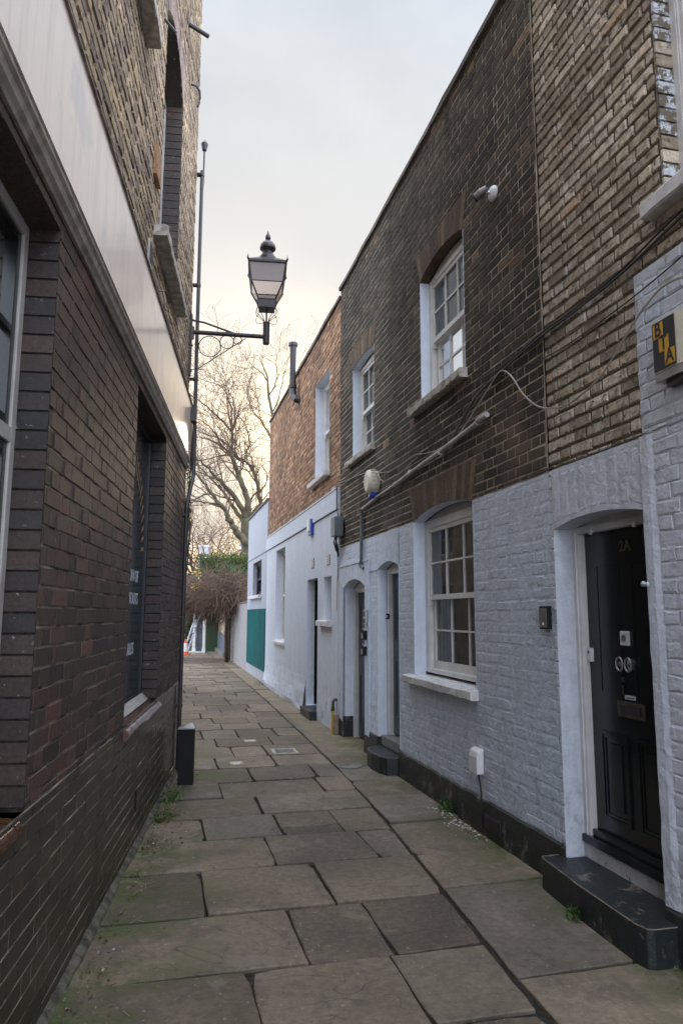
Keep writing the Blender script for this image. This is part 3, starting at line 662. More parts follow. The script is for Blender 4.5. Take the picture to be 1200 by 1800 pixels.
for sx in (-.80,-.875):
    ring=[(sx+.028*math.cos(t),nd+.03,1.285+.036*math.sin(t)) for t in [2*math.pi*i/16 for i in range(17)]]
    m.tube(ring,.0055,6); m.sweep_n(sx,1.285,[(.012,nd),(.012,nd+.03),(.004,nd+.034)],10)
m.sweep_n(-.872,1.285,[(.03,nd),(.032,nd+.012),(.012,nd+.02)],14); m.build('door_knob',M['steel'],dr)
m=MB(FR); m.sweep_n(-.795,1.20,[(.014,nd),(.014,nd+.008),(.006,nd+.01)],12); m.box(-.80,-.79,nd+.008,nd+.014,1.12,1.17); m.build('lock',M['iron'],dr)
m=MB(FR); m.box(-.965,-.73,nd,nd+.008,1.0,1.085,ch=.003); m.box(-.935,-.76,nd+.008,nd+.013,1.018,1.066,1,ch=.003); m.build('letterbox',[M['brass'],M['iron']],dr)
m=MB(FR); m.box(-.885,-.795,nd,nd+.002,1.097,1.12); m.build('sticker',M['whiteplastic'],dr)
m=text_mb(FR,'no junk mail',-.84,nd+.003,1.103,.013,.001,direction=-1); m.build('sticker_writing',M['blackplastic'],dr)
m=MB(FR); m.box(-.868,-.795,nd,nd+.016,1.385,1.465,ch=.006); m.sweep_n(-.83,1.425,[(.020,nd+.016),(.020,nd+.019),(.016,nd+.019),(.016,nd+.017)],16,1); m.build('bell_push',[M['whiteplastic'],M['steel']],dr)
m=MB(FR); m.box(-.522,-.483,nd,nd+.025,1.28,1.36,ch=.005); m.sweep_n(-.502,1.335,[(.008,nd+.025),(.006,nd+.028)],10,1); m.build('key_lock',[M['whiteplastic'],M['iron']],dr)
m=text_mb(FR,'2A',-.865,nd+.004,1.905,.085,.006,direction=-1,bold=.002); m.build('house_number',M['brass'],dr)
for sx in (-.62,-1.02):
    m=MB(FR); m.sweep_n(sx,2.032,[(.016,-.117),(.016,-.108),(.010,-.106)],10); m.build('screw_cap',M['whiteplastic'],dr)
st=MB(FR)
prof=[(-.355,-.01),(-.357,.128),(-.375,.142),(-.8,.176),(-1.27,.188),(-1.335,.172),(-1.35,.14),(-1.35,-.01),(-1.262,-.01),(-1.262,-.15),(-.415,-.15),(-.415,-.01)]
st.prism(prof,-.03,.172,axis='z'); so_=st.build('doorstep',M['step'],R1)
q=[]
for a,c_ in zip(prof[:7],prof[1:8]):
    for k in range(9): q.append((a[0]+(c_[0]-a[0])*k/9,a[1]+(c_[1]-a[1])*k/9-.004,.1690))
m=MB(FR); m.tube(q,[.0032+.0022*mnoise.noise(Vector((p[0]*23,p[1]*23,1))) for p in q],5)
m.build('worn_edge',M['wood_pale'],so_)
bv=so_.modifiers.new('b','BEVEL'); bv.width=.009; bv.segments=3; bv.limit_method='ANGLE'

# ------------------------------------------------------------------ right row: sooty brick house
R2=thing('terraced_house',FR,(2.3,0,0),'sooty dark brick house painted pale blue-grey below, with two arched doorways','house','houses along the right side of the alley')
E2=5.06; gw=Op(.77,2.13,.995,2.43,2.508,2.76,.115); w1=Op(.84,1.86,3.53,4.745,4.83,5.06,.09); w2=Op(3.43,4.39,3.52,4.725,4.765,5.0,.10)
d1=Op(3.77,4.80,-.02,1.885,1.985,2.17,.124); d2=Op(2.565,3.30,-.02,2.045,2.11,2.38,.10)
b=MB(FR); kw=dict(mi=0,rec=.006,ch=.0025,jit=.0025,dep=.0018,joint=.012)
T2=6.15
bricks(b,(E1+.004,E2,2.44,T2),[gw.hole,w1.hole,w2.hole],**kw); backing(b,(E1+.004,E2,2.43,T2),[gw.hole,w1.hole,w2.hole],-.0042,1)
for o_ in (gw,w1,w2): arch(b,o_,2,1,K=13 if o_ is not gw else 17)
for o_ in (w1,w2): reveal(b,o_,3,2 if o_ is w1 else 3)
reveal(b,gw,3,3)
b.build('brick_wall',[M['brick_soot'],M['mortar_tan'],M['arch_brick'],M['paint_reveal']],R2)
b=MB(FR); kp=dict(n=.0005,mi=0,rec=.0020,ch=.013,jit=.009,dep=.0012,joint=.002)
hp=[(gw.s0,gw.s1,gw.z0,3),d1.hole,d2.hole,(3.60,E2,0,2.18)]
bricks(b,(E1,E2,.24,2.43),hp,**kp); backing(b,(E1,E2,.22,2.432),hp[:3],-.0008,0)
for o_ in (d1,d2):
    for i in range(12):
        a0,a1=o_.s0+(o_.s1-o_.s0)*i/12,o_.s0+(o_.s1-o_.s0)*(i+1)/12; nn=.020 if o_ is d1 else .004
        b.poly([(a0,nn,o_.arc(a0)),(a1,nn,o_.arc(a1)),(a1,nn,o_.zt),(a0,nn,o_.zt)],0)
    reveal(b,o_,1,1,n0=.02 if o_ is d1 else .004,sill=False)
b.prism([(3.60,.02),(d1.s0,.02),(d1.s0,2.17),(3.60,2.17)],-.01,.02); b.prism([(d1.s1,.02),(E2-.03,.02),(E2-.03,2.17),(d1.s1,2.17)],-.01,.02)
b.box(3.60,E2-.03,-.01,.03,2.17,2.185); b.box(3.3,3.60,-.01,.012,2.04,2.052)
b.build('painted_wall',[M['paint_pale'],M['paint_reveal']],R2)
for a_,c_,h_ in ((E1+.002,d2.s0-.001,.235),(d2.s1+.001,d1.s0-.001,.25),(d1.s1+.001,E2-.002,.26)):
    rough_plinth(FR,R2,a_,c_,h_)
for o_,t_ in ((d1,.26),(d2,.25)):
    for x_ in (o_.s0,o_.s1): b=MB(FR); b.box(x_-.003,x_+.003,-.12,.018,-.03,t_); b.build('plinth_return',M['plinth'],R2)
m=MB(FR); prev=None
for i in range(90):
    z=2.46+i*(3.62/89); a=.006+.014*abs(mnoise.noise(Vector((z*5,2,0)))); q=.006*mnoise.noise(Vector((z*11,5,0))); c0,c1=m.vert((E1-a+q,.0055,z)),m.vert((E1+a*.8+q,.0055,z))
    if prev: m.face((prev[0],prev[1],c1,c0))
    prev=(c0,c1)
m.build('mortar_seam',M['mortar_tan'],R2)
coping(FR,R2,E1,E2,T2-.02,h=.05); roofslab(FR,R2,E1,E2,-5,T2-.03)
b=MB(FR); shell(b,E1,E2,-5,T2-.02); b.build('side_wall',M['mortar_mud'],R2)
wn=sash_window(FR,R2,gw,-.115,mid=.5,wf=.072,bottom=.03,curtain=.0,label='six-over-six sash window at ground level'); sill(FR,wn,.74,2.30,-.17,.065,.915,.99,'sill_white')
c=MB(FR); 
for a0,a1,z0,z1 in ((1.42,2.05,1.05,2.36),(.85,1.42,1.05,1.70)): 
    for i in range(14):
        x0,x1=a0+(a1-a0)*i/14,a0+(a1-a0)*(i+1)/14; q=lambda s:-.30+.012*math.sin(s*60); c.poly([(x0,q(x0),z0),(x1,q(x1),z0),(x1,q(x1),z1),(x0,q(x0),z1)])
c.build('curtain',M['blind'],wn)
wn=sash_window(FR,R2,w1,-.09,mid=.5,label='upper sash window nearer the lamp camera',curtain=.6); del wn['label']; sill(FR,wn,.80,2.06,-.11,.075,3.445,3.525,'sill',rough=.008)
wn=sash_window(FR,R2,w2,-.10,mid=.5,curtain=.8); sill(FR,wn,3.39,4.55,-.13,.065,3.44,3.515,'sill',rough=.008)
def plain_door(F,house,o,nf,m_,z0=.02,label=None,fw=.07,frame='sash'):
    f=MB(F); f.box(o.s0,o.s0+fw,nf-.10,nf,z0,o.zs); f.box(o.s1-fw,o.s1,nf-.10,nf,z0,o.zs); f.box(o.s0+fw,o.s1-fw,nf-.10,nf,o.zs-fw*.8,o.zs)
    if o.zc>o.zs: f.prism([(o.s0+(o.s1-o.s0)*i/12,o.arc(o.s0+(o.s1-o.s0)*i/12)-.001) for i in range(13)]+[(o.s1,o.zs+.001),(o.s0,o.zs+.001)],nf-.08,nf-.01)
    d=MB(F); a0,a1,z1=o.s0+fw,o.s1-fw,o.zs-fw*.8; n1=nf-.05; d.box(a0,a1,n1-.045,n1,z0+.02,z1-.003)
    mid=(a0+a1)/2
    for x0,x1 in ((a0+.09,mid-.04),(mid+.04,a1-.09)):
        for q0,q1 in ((z0+.2,z0+.8),(z0+1.0,z1-.15)):
            d.box(x0,x1,n1,n1+.008,q0,q0+.015); d.box(x0,x1,n1,n1+.008,q1-.015,q1); d.box(x0,x0+.015,n1,n1+.008,q0+.015,q1-.015); d.box(x1-.015,x1,n1,n1+.008,q0+.015,q1-.015)
    dd=d.build('door',M[m_],house,label=label); f.build('door_frame',M[frame],dd)
    h=MB(F); h.sweep_n(a0+.05,z0+1.0,[(.012,n1),(.010,n1+.03),(.026,n1+.045),(.026,n1+.055),(.01,n1+.065)],12); h.build('door_knob',M['brass'],dd)
    return dd
dd=plain_door(FR,R2,d1,-.124,'doornavy',z0=.0)
dd=plain_door(FR,R2,d2,-.103,'doornavy',z0=.27); h=MB(FR); h.box(3.20,3.235,-.103,-.09,1.50,1.56); h.box(3.20,3.235,-.09,-.07,1.50,1.515); h.box(3.20,3.235,-.09,-.07,1.545,1.56); h.build('latch_keeper',M['blackplastic'],dd)
h=MB(FR); h.box(d2.s0,d2.s1,-.2,-.03,.17,.268,ch=.008); h.build('threshold',M['step_stone'],dd)
st=MB(FR); st.prism([(2.585,-.2),(2.565,.03),(2.60,.13),(2.70,.175),(2.9,.20),(3.1,.185),(3.22,.14),(3.285,.03),(3.285,-.2)],-.03,.165,axis='z')
q=st.build('doorstep',M['step'],R2); bv=q.modifiers.new('b','BEVEL'); bv.width=.012; bv.segments=3; bv.limit_method='ANGLE'
m=MB(FR); m.box(.37,.615,.02,.036,.06,.15); 
for i in range(7): m.box(.385,.60,.036,.041,.068+i*.011,.073+i*.011)
m.build('air_brick',M['iron'],R2)

# ------------------------------------------------------------------ right row: rendered house with orange brick above
R3=thing('terraced_house',FR,(8.5,0,0),'orange-brown brick house over a smooth white rendered ground floor','house','houses along the right side of the alley')
E3=11.95; T3=6.02; u3=Op(5.75,6.75,3.66,5.24,d=.135); dr3=Op(6.37,7.20,.12,2.105,d=.15); tw=Op(9.42,10.56,1.02,2.865,d=.12); ni=Op(5.46,5.95,1.465,2.09,d=.12)
b=MB(FR); bricks(b,(E2+.004,E3,3.285,T3),[u3.hole],mi=0,rec=.008,ch=.003,jit=.003,dep=.004,joint=.010); backing(b,(E2,E3,3.28,T3),[u3.hole],-.006,1); reveal(b,u3,2,2); b.build('brick_wall',[M['brick_orange'],M['mortar_grey'],M['paint_reveal']],R3)
b=MB(FR); hs=[dr3.hole,tw.hole,ni.hole]; NR3=.022
for q in sub_rects((E2+.002,E3,0.0,2.975),hs): b.poly([(q[0],NR3,q[2]),(q[1],NR3,q[2]),(q[1],NR3,q[3]),(q[0],NR3,q[3])])
for o_ in (dr3,tw,ni): reveal(b,o_,1,1,n0=NR3,nb=-o_.d-.02)
b.poly([(E2+.002,NR3,0),(E2+.002,-.02,0),(E2+.002,-.02,2.98),(E2+.002,NR3,2.98)])
b.box(E2+.002,E3+.001,-.01,.048,2.985,3.262); b.box(E2+.002,E3+.001,-.01,.058,3.262,3.282); 
# lumpy bulge at the foot of the render
K=60; prev=None
for seg in ((7.25,E3-.02),(5.1,6.34)):
    prev=None
    for i in range(K+1):
        s=seg[0]+(seg[1]-seg[0])*i/K; colv=[]
        for j,zz in enumerate((0.0,.08,.18,.30,.42,.55)):
            bulge=(.045,.042,.034,.02,.008,.0)[j]*(1+.6*mnoise.noise(Vector((s*2.2,zz*5,1))))*(1 if seg[0]>7 else .3)+.006*mnoise.noise(Vector((s*9,zz*12,4)))*(1 if j<5 else 0)
            colv.append(b.vert((s,NR3+.001+max(0,bulge),zz)))
        if prev:
            for j in range(5): b.face((prev[j],colv[j],colv[j+1],prev[j+1]))
        prev=colv
b.build('rendered_wall',[M['render'],M['paint_reveal']],R3)
coping(FR,R3,E2,E3,T3,h=.05); roofslab(FR,R3,E2,E3,-5,T3-.01)
b=MB(FR); shell(b,E2,E3,-5,T3); b.build('side_wall',M['mortar_grey'],R3)
wn=sash_window(FR,R3,u3,-.135,cols=1,rows=1,curtain=1,label='tall upper sash window in orange brick'); sill(FR,wn,5.70,7.0,-.13,.085,3.575,3.655,'sill_white')
wn=sash_window(FR,R3,tw,-.112,cols=2,rows=1,curtain=1); sill(FR,wn,9.35,10.62,-.11,.075,.955,1.018,'sill_white')
wn=sash_window(FR,R3,ni,-.10,cols=1,rows=1,wf=.04,curtain=1); sill(FR,wn,5.42,6.16,-.10,.10,1.38,1.462,'sill_white')
plain_door(FR,R3,dr3,-.105,'doorblack',z0=.12,fw=.012,frame='doorblack')
st=MB(FR); st.box(6.32,7.06,-.2,.145,-.03,.125,ch=.008); st.build('doorstep',M['step'],R3)
for sx,zz in ((6.745,2.35),(5.65,2.33)):
    m=MB(FR); m.box(sx-.10,sx+.10,NR3,NR3+.008,zz-.075,zz+.075)
    for i in range(6): m.box(sx-.10,sx+.10,NR3+.008,NR3+.016,zz-.066+i*.0245,zz-.054+i*.0245,1)
    m.build('vent_grille',[M['iron'],M['whiteplastic']],R3)
m=MB(FR); m.tube([(8.2,-.02,5.45),(8.22,.06,5.47),(8.30,.10,5.56),(8.34,.11,5.70),(8.34,.11,6.56)],.065,14); m.tube([(8.34,.11,5.72),(8.34,.11,5.78)],.078,14); m.tube([(8.34,.11,6.54),(8.34,.11,6.60)],.088,14); m.tube([(8.2,-.02,5.45),(8.2,.02,5.45)],.085,14); m.build('vent_pipe',M['iron'],R3,smooth=False)

# ------------------------------------------------------------------ annex
R4=thing('rendered_extension',FR,(13.8,0,0),'low white rendered extension with a green board under its small window','extension')
E4=15.75; TA=4.17; aw=Op(12.87,14.55,2.02,2.87,d=.10)
b=MB(FR)
for q in sub_rects((E3+.002,E4,0,TA),[aw.hole]): b.poly([(q[0],.018,q[2]),(q[1],.018,q[2]),(q[1],.018,q[3]),(q[0],.018,q[3])])
reveal(b,aw,1,1,n0=.018,nb=-.12); b.box(E3+.002,E4,0.0,.030,2.985,3.0); b.box(E3+.002,E4,.0,.034,3.0,3.02)
b.poly([(E3+.002,.018,2.9),(E3+.002,-5,2.9),(E3+.002,-5,TA),(E3+.002,.018,TA)])
b.build('rendered_wall',[M['render_annex'],M['render_annex']],R4)
coping(FR,R4,E3+.01,E4+.03,TA,nf=.05,h=.05); roofslab(FR,R4,E3,E4,-5,TA-.01)
b=MB(FR); shell(b,E3+.003,E4,-5,TA,n0=.018); b.build('side_wall',M['render_annex'],R4)
wn=sash_window(FR,R4,aw,-.085,cols=1,rows=1,curtain=0,m_='iron'); sill(FR,wn,12.78,14.95,-.08,.10,1.93,2.015,'sill_white')
m=MB(FR); m.box(12.02,15.55,.019,.036,.26,1.675); q=m.build('green_board',M['green_board'],R4)

# ------------------------------------------------------------------ left: the corner pub
PB=thing('corner_pub',FL,(2,0,0),'dark brown brick pub on the left with a pale fascia band and yellow brick above','pub')
CE=4.6; LS=-6.0
lw1=Op(-2.0,-.365,.865,3.03,d=.125); lw2=Op(1.5,2.93,.865,3.015,d=.125); lu=Op(2.05,3.18,4.34,6.28,6.50,6.72,.16); lu2=Op(-.1,1.15,5.33,7.3,7.5,7.8,.16)
b=MB(FL)
bricks(b,(LS,CE,.87,3.10),[lw1.hole,lw2.hole],mi=0,rec=.007,ch=.0025,jit=.0016,dep=.0015,joint=.0075); backing(b,(LS,CE,.85,3.2),[lw1.hole,lw2.hole],-.0045,1)
for o_ in (lw1,lw2):
    reveal(b,o_,3,0,nb=-.14,sill=False); z=.90
    while z<o_.zs-.02:      # header bricks on the jamb
        for s,sg in ((o_.s1,-1),(o_.s0,1)):
            col=(rnd.random(),rnd.random(),rnd.random()); a,c=(s+sg*.0005,s+sg*.005); e=.0045
            b.prism([(min(a,c),-.124+e),(max(a,c),-.124+e),(max(a,c),-.001),(min(a,c),-.001)],z+e-.0225,z+.075-e-.0225,axis='z',mi=2,c=col)
        z+=.075
b.build('brick_wall',[M['brick_left'],M['mortar_left'],M['brick_jamb'],M['dirt']],PB)
b=MB(FL)
vent=(2.03,2.13,.22,.37)
bricks(b,(LS,CE,0,.865),[vent],n=.004,mi=0,rec=.006,ch=.0015,jit=.0008,dep=.0008,joint=.006,english=False); backing(b,(LS,CE,-.05,.87),[vent],.0022,1)
o_=Op(vent[0],vent[1],vent[2],vent[3],d=.1); reveal(b,o_,0,0,nb=-.1); b.poly([(2.0,-.1,.2),(2.15,-.1,.2),(2.15,-.1,.4),(2.0,-.1,.4)],0)
b.build('glazed_plinth',[M['glazed'],M['mortar_dark']],PB)
b=MB(FL)   # upper storey
bricks(b,(LS,CE,3.75,10.4),[lu.hole,lu2.hole],mi=0,rec=.012,ch=.005,jit=.004,dep=.004,joint=.014); backing(b,(LS,CE,3.1,10.4),[lu.hole,lu2.hole],-.010,1)
for o_ in (lu,lu2): arch(b,o_,2,1,K=15); reveal(b,o_,3,3)
for o_ in (lu,lu2):
    z=o_.z0+.02
    while z<o_.zs-.02:
        col=(rnd.random(),rnd.random(),rnd.random()); b.prism([(o_.s1-.006,-.15),(o_.s1-.0005,-.15),(o_.s1-.0005,-.005),(o_.s1-.006,-.005)],z+.004,z+.071,axis='z',mi=3,c=col); z+=.075
b.build('upper_brick_wall',[M['brick_yellow'],M['mortar_black'],M['brick_purple'],M['brick_jamb']],PB)
# return wall round the corner
b=MB(FL); b.poly([(CE,-.004,-.2),(CE,-9,-.2),(CE,-9,3.2),(CE,-.004,3.2)],0); b.poly([(CE,-.004,3.2),(CE,-9,3.2),(CE,-9,10.4),(CE,-.004,10.4)],1)
b.poly([(LS,-.01,-.2),(LS,-9,-.2),(LS,-9,10.4),(LS,-.01,10.4)],0); b.poly([(LS,-9,-.2),(CE,-9,-.2),(CE,-9,10.4),(LS,-9,10.4)],0); b.build('side_wall',[M['mortar_left'],M['brick_yellow']],PB)
roofslab(FL,PB,LS,CE,-9,10.4); coping(FL,PB,LS,CE,10.4)
# fascia with its moulding
b=MB(FL)
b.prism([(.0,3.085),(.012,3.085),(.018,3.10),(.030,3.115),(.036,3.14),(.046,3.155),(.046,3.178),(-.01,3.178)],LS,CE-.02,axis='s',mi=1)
b.prism([(-.01,3.178),(.052,3.178),(.052,3.186),(.050,3.192),(.050,3.765),(-.01,3.765)],LS,CE-.03,axis='s',mi=0)
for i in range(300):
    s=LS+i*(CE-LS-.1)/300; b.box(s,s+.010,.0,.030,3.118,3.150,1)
b.build('fascia',[M['fascia'],M['fascia_mould']],PB)
b=MB(FL); K=60; prev=None
for i in range(K+1):
    s=LS+(CE-.02-LS)*i/K; q=mnoise.noise(Vector((s*3,0,0)))*.012
    cur=[b.vert((s,0,3.83+q)),b.vert((s,.012,3.80+q)),b.vert((s,.062,3.775)),b.vert((s,.062,3.766)),b.vert((s,0,3.766))]
    if prev:
        for j in range(4): b.face((prev[j],cur[j],cur[j+1],prev[j+1]))
    prev=cur
b.build('lead_flashing',M['lead'],PB)
# windows
def pub_window(o,nf,label,sign=False):
    f=MB(FL); wf=.05
    zt_=2.17
    f.box(o.s0,o.s0+wf,nf-.05,nf,o.z0,o.zs,ch=.006); f.box(o.s1-wf,o.s1,nf-.05,nf,o.z0,o.zs,ch=.006); f.box(o.s0+wf,o.s1-wf,nf-.05,nf-.002,o.zs-wf,o.zs)
    f.box(o.s0+wf,o.s1-wf,nf-.05,nf-.001,o.z0,o.z0+.07)
    if not sign: f.box(o.s0+wf,o.s1-wf,nf-.05,nf-.001,zt_,zt_+.055)
    wn=f.build('window',M['signblack' if sign else 'sash_grey'],PB,label=label)
    g=MB(FL); 
    if not sign:
        i=MB(FL); xs=(o.s0+wf,o.s0+wf+.55,o.s1-wf-.55,o.s1-wf)
        for a,c in zip(xs,xs[1:]): 
            for z0,z1 in ((zt_+.055,o.zs-wf),(o.z0+.07,zt_)):
                i.box(a,a+.04,nf-.06,nf-.012,z0,z1); i.box(c-.04,c,nf-.06,nf-.012,z0,z1); i.box(a+.04,c-.04,nf-.06,nf-.012,z0,z0+.04); i.box(a+.04,c-.04,nf-.06,nf-.012,z1-.04,z1)
                if z0>2: i.box(a+.04,c-.04,nf-.055,nf-.02,z0+.36,z0+.385)
        i.build('casement',M['doorblack'],wn)
        g.poly([(o.s0+wf,nf-.035,o.z0),(o.s1-wf,nf-.035,o.z0),(o.s1-wf,nf-.035,o.zs),(o.s0+wf,nf-.035,o.zs)]); g.build('pane',M['glass_pub'],wn)
        room(FL,PB,o,nf-.07,depth=2.0).build('room_lining',M['room'],wn)
    else:
        s0,s1,z0,z1=o.s0+wf,o.s1-wf,o.z0+.07,o.zs-wf; n1=nf-.02
        g.poly([(s0,n1,z0),(s1,n1,z0),(s1,n1,z1),(s0,n1,z1)]); bd=g.build('sign_board',M['signboard'],wn)
        c=(s0+s1)/2; a=MB(FL)
        # fan of gilt strokes forming the arch over the lettering
        for k in range(25):
            t=math.pi*(k+.5)/25; r0,r1=.50,.64
            if k%1==0:
                cx,cz=c,2.02; dt=.028
                p=[(cx+r*math.cos(t+q)*.95,n1+.003,cz+r*math.sin(t+q)*1.15) for r,q in ((r0,-dt),(r0,dt*.6),(r1,dt),(r1,-dt*.6))]
                a.poly(p)
        a.build('gilt_arch',M['gilt'],bd)
        for tx,zz,sz in (('A',1.97,.11),('SELECTION OF',1.79,.125),('ALES & STOUTS',1.62,.125),('GUEST ALES',1.25,.125)):
            m=text_mb(FL,tx,c,n1+.003,zz,sz,.002,direction=1,sx=1.0); m.build('lettering',M['lettering'],bd)
    return wn
wn=pub_window(lw1,-.115,'near pub window with a pale frame and dark glass')
def bull(F,wn,o,m_,nc=.005,ext=.02):
    b=MB(F); s=o.s0-.02
    while s<o.s1+ext:
        e=min(s+.070,o.s1+ext+.01); prof=[(-.13,.80),(-.13,.872)]+[(nc+.034*math.sin(t),.822+.036*math.cos(t)) for t in [math.pi*i/8 for i in range(9)]]+[(nc,.80)]
        j=rnd.uniform(-.002,.002); b.prism([(n,z+j) for n,z in prof],s+.003,e-.003,axis='s',mi=0,c=(rnd.random(),rnd.random(),rnd.random())); s=e
    return b.build('sill',m_,wn)
M['bullnose']=brickmat('glazed_bullnose_brick',[(0,(.10,.055,.045)),(1,(.17,.10,.085))],rough=.12,grime=(.8,1.2),fine=10,bd=.001,spec=.7)
M['bullnose_red']=brickmat('orange_glazed_bullnose',[(0,(.05,.020,.010)),(1,(.08,.030,.014))],rough=.25,grime=(.8,1.2),fine=10,bd=.001,spec=.6)
bull(FL,wn,lw1,M['bullnose_red'],-.016,-.07)
wn=pub_window(lw2,-.118,'pub window covered by a dark lettered sign board',sign=True); bull(FL,wn,lw2,M['bullnose'])
m=MB(FL); m.prism([(-.12,.873),(-.065,.873),(-.115,.925)],lw2.s0,lw2.s1,axis='s'); m.build('frame_rail',M['sash_grey'],wn)
for o_ in (lu,lu2):
    wn=sash_window(FL,PB,o_,-.155,cols=2,rows=1,curtain=1,m_='sash_grey'); sill(FL,wn,o_.s0-.22,o_.s1+.10,-.15,.095,o_.z0-.09,o_.z0-.003,'sill')
# small fittings that belong to the pub wall
m=MB(FL); m.box(1.66,1.86,.0,.03,4.62,4.86,ch=.006); m.build('terracotta_tile',M['brick_orange'],PB)
m=MB(FL); m.box(1.60,1.74,.0,.012,3.93,4.10); 
for i in range(5): m.box(1.615+i*.024,1.628+i*.024,.012,.016,3.95,4.08,1)
m.build('air_brick',[M['sill'],M['iron']],PB)
pp=MB(FL)
pp.tube([(4.64,.055,6.62),(4.64,.06,4.5),(4.63,.075,3.15),(4.60,.075,3.02),(4.50,.055,2.85),(4.42,.035,2.65),(4.42,.035,1.2),(4.42,.035,.0)],.021,10)
for s,n,z in ((4.64,.055,6.55),(4.64,.057,5.2),(4.635,.062,4.1),(4.42,.035,2.55),(4.42,.035,1.5),(4.42,.035,.62)):
    pp.tube([(s,n,z),(s,n,z+.035)],.028,10); pp.box(s-.035,s+.03,-.006,n,z+.008,z+.026)
pp.build('drainpipe',M['iron'],PB)
p2=MB(FL); p2.tube([(4.67,.07,6.95),(4.67,.07,6.5),(4.66,.06,6.3)],.010,8); p2.tube([(4.67,.07,6.90),(4.67,.07,6.98),(4.67,.07,7.02)],[.025,.042,.015],12); p2.build('vent_cowl',M['iron'],PB)

# ------------------------------------------------------------------ wall lantern on its bracket
LT=thing('wall_lantern',FL,(4.48,.0,4.1),'old iron street lantern on a scrolled bracket at the pub corner','lantern')
SL=4.48
m=MB(FL)
m.box(SL-.03,SL+.03,.0,.022,4.10,4.80,ch=.004)
for z in (4.16,4.45,4.74): m.sweep_n(SL,z,[(.016,.022),(.012,.034)],8)
m.tube([(SL,.02,4.60),(SL,.80,4.585)],.024,10)
m.tube([(SL,.02,4.735),(SL,.15,4.715),(SL,.42,4.625),(SL,.5,4.60)],.011,6)
m.tube([(SL,.02,4.66),(SL,.02,4.52)],.025,8)
m.tube([(SL,.02,4.17),(SL,.10,4.19),(SL,.60,4.555)],.005,6)
for cn,cz,r in ((.215,4.445,.118),(.40,4.505,.075),(.515,4.53,.045)):
    m.tube([(SL,cn+r*math.cos(t),cz+r*math.sin(t)) for t in [2*math.pi*i/24 for i in range(25)]],.0055,6,cap=False)
m.build('bracket',M['iron'],LT)
LN=.825
m=MB(FL); m.lathe(SL,LN,[(.034,4.50),(.038,4.51),(.038,4.73),(.040,4.735),(.040,4.75),(.03,4.755)],14); m.tube([(SL,LN,4.75),(SL,LN,4.90)],.010,8)
for k in range(4):    # curled stays
    a=math.pi/4+k*math.pi/2; ca,sa=math.cos(a),math.sin(a)
    pts=[(.03,4.75),(.05,4.80),(.10,4.85),(.145,4.90),(.155,4.95),(.135,4.985),(.11,4.98)]
    m.tube([(SL+r*ca,LN+r*sa,z) for r,z in pts],.004,5)
    pts=[(.03,4.75),(.09,4.765),(.15,4.78),(.17,4.82),(.15,4.865),(.12,4.88)]
    m.tube([(SL+r*ca,LN+r*sa,z) for r,z in pts],.0035,5)
m.build('post_socket',M['iron'],LT)
m=MB(FL)
def frustum(m,h0,h1,z0,z1,mi=0):
    A=[m.vert((SL+x*h0,LN+y*h0,z0)) for x,y in ((-1,-1),(1,-1),(1,1),(-1,1))]; B=[m.vert((SL+x*h1,LN+y*h1,z1)) for x,y in ((-1,-1),(1,-1),(1,1),(-1,1))]
    m.face(A,mi); m.face(B,mi)
    for i in range(4): m.face((A[i],A[(i+1)%4],B[(i+1)%4],B[i]),mi)
frustum(m,.088,.094,4.90,4.985); frustum(m,.102,.102,4.985,4.993)
ZR,ZE=5.16,5.37
for x,y in ((-1,-1),(1,-1),(1,1),(-1,1)):
    m.tube([(SL+.094*x,LN+.094*y,4.99),(SL+.172*x,LN+.172*y,ZR),(SL+.200*x,LN+.200*y,ZE)],.009,6)
    m.tube([(SL+.20*x,LN+.20*y,ZE),(SL+.216*x,LN+.216*y,ZE+.03),(SL+.214*x,LN+.214*y,ZE+.075)],[.013,.011,.002],6)
    m.tube([(SL+.175*x,LN+.175*y,ZR+.01),(SL+.192*x,LN+.192*y,ZR+.02)],[.008,.002],5)
for (x0,y0),(x1,y1) in zip(((-1,-1),(1,-1),(1,1),(-1,1)),((1,-1),(1,1),(-1,1),(-1,-1))):
    m.tube([(SL+.172*x0,LN+.172*y0,ZR),(SL+.172*x1,LN+.172*y1,ZR)],.006,6)
    m.tube([(SL+.200*x0,LN+.200*y0,ZE),(SL+.200*x1,LN+.200*y1,ZE)],.013,6)
m.build('lantern_frame',M['iron'],LT)
m=MB(FL); frustum(m,.206,.21,ZE+.004,ZE+.022); frustum(m,.21,.095,ZE+.022,5.475)
m.lathe(SL,LN,[(.098,5.47),(.093,5.515),(.066,5.555),(.056,5.58),(.062,5.59),(.088,5.615),(.091,5.635),(.083,5.665),(.055,5.70),(.032,5.715),(.022,5.725),(.032,5.75),(.028,5.775),(.012,5.81),(.003,5.84)],20)
m.build('lantern_roof',M['iron'],LT)
def sidepanes(h0,h1,z0,z1,name,m_):
    g=MB(FL)
    for (x0,y0),(x1,y1) in zip(((-1,-1),(1,-1),(1,1),(-1,1)),((1,-1),(1,1),(-1,1),(-1,-1))):
        g.poly([(SL+h0*x0,LN+h0*y0,z0),(SL+h0*x1,LN+h0*y1,z0),(SL+h1*x1,LN+h1*y1,z1),(SL+h1*x0,LN+h1*y0,z1)])
    g.build(name,M[m_],LT)
sidepanes(.092,.170,4.993,ZR-.005,'glass','glass_lamp'); sidepanes(.172,.197,ZR+.007,ZE-.012,'reflector_glass','glass_frost')
m=MB(FL); m.lathe(SL,LN,[(.03,ZE),(.03,5.30),(.045,5.29),(.045,5.26),(.02,5.25)],12); m.build('lamp_holder',M['iron'],LT)

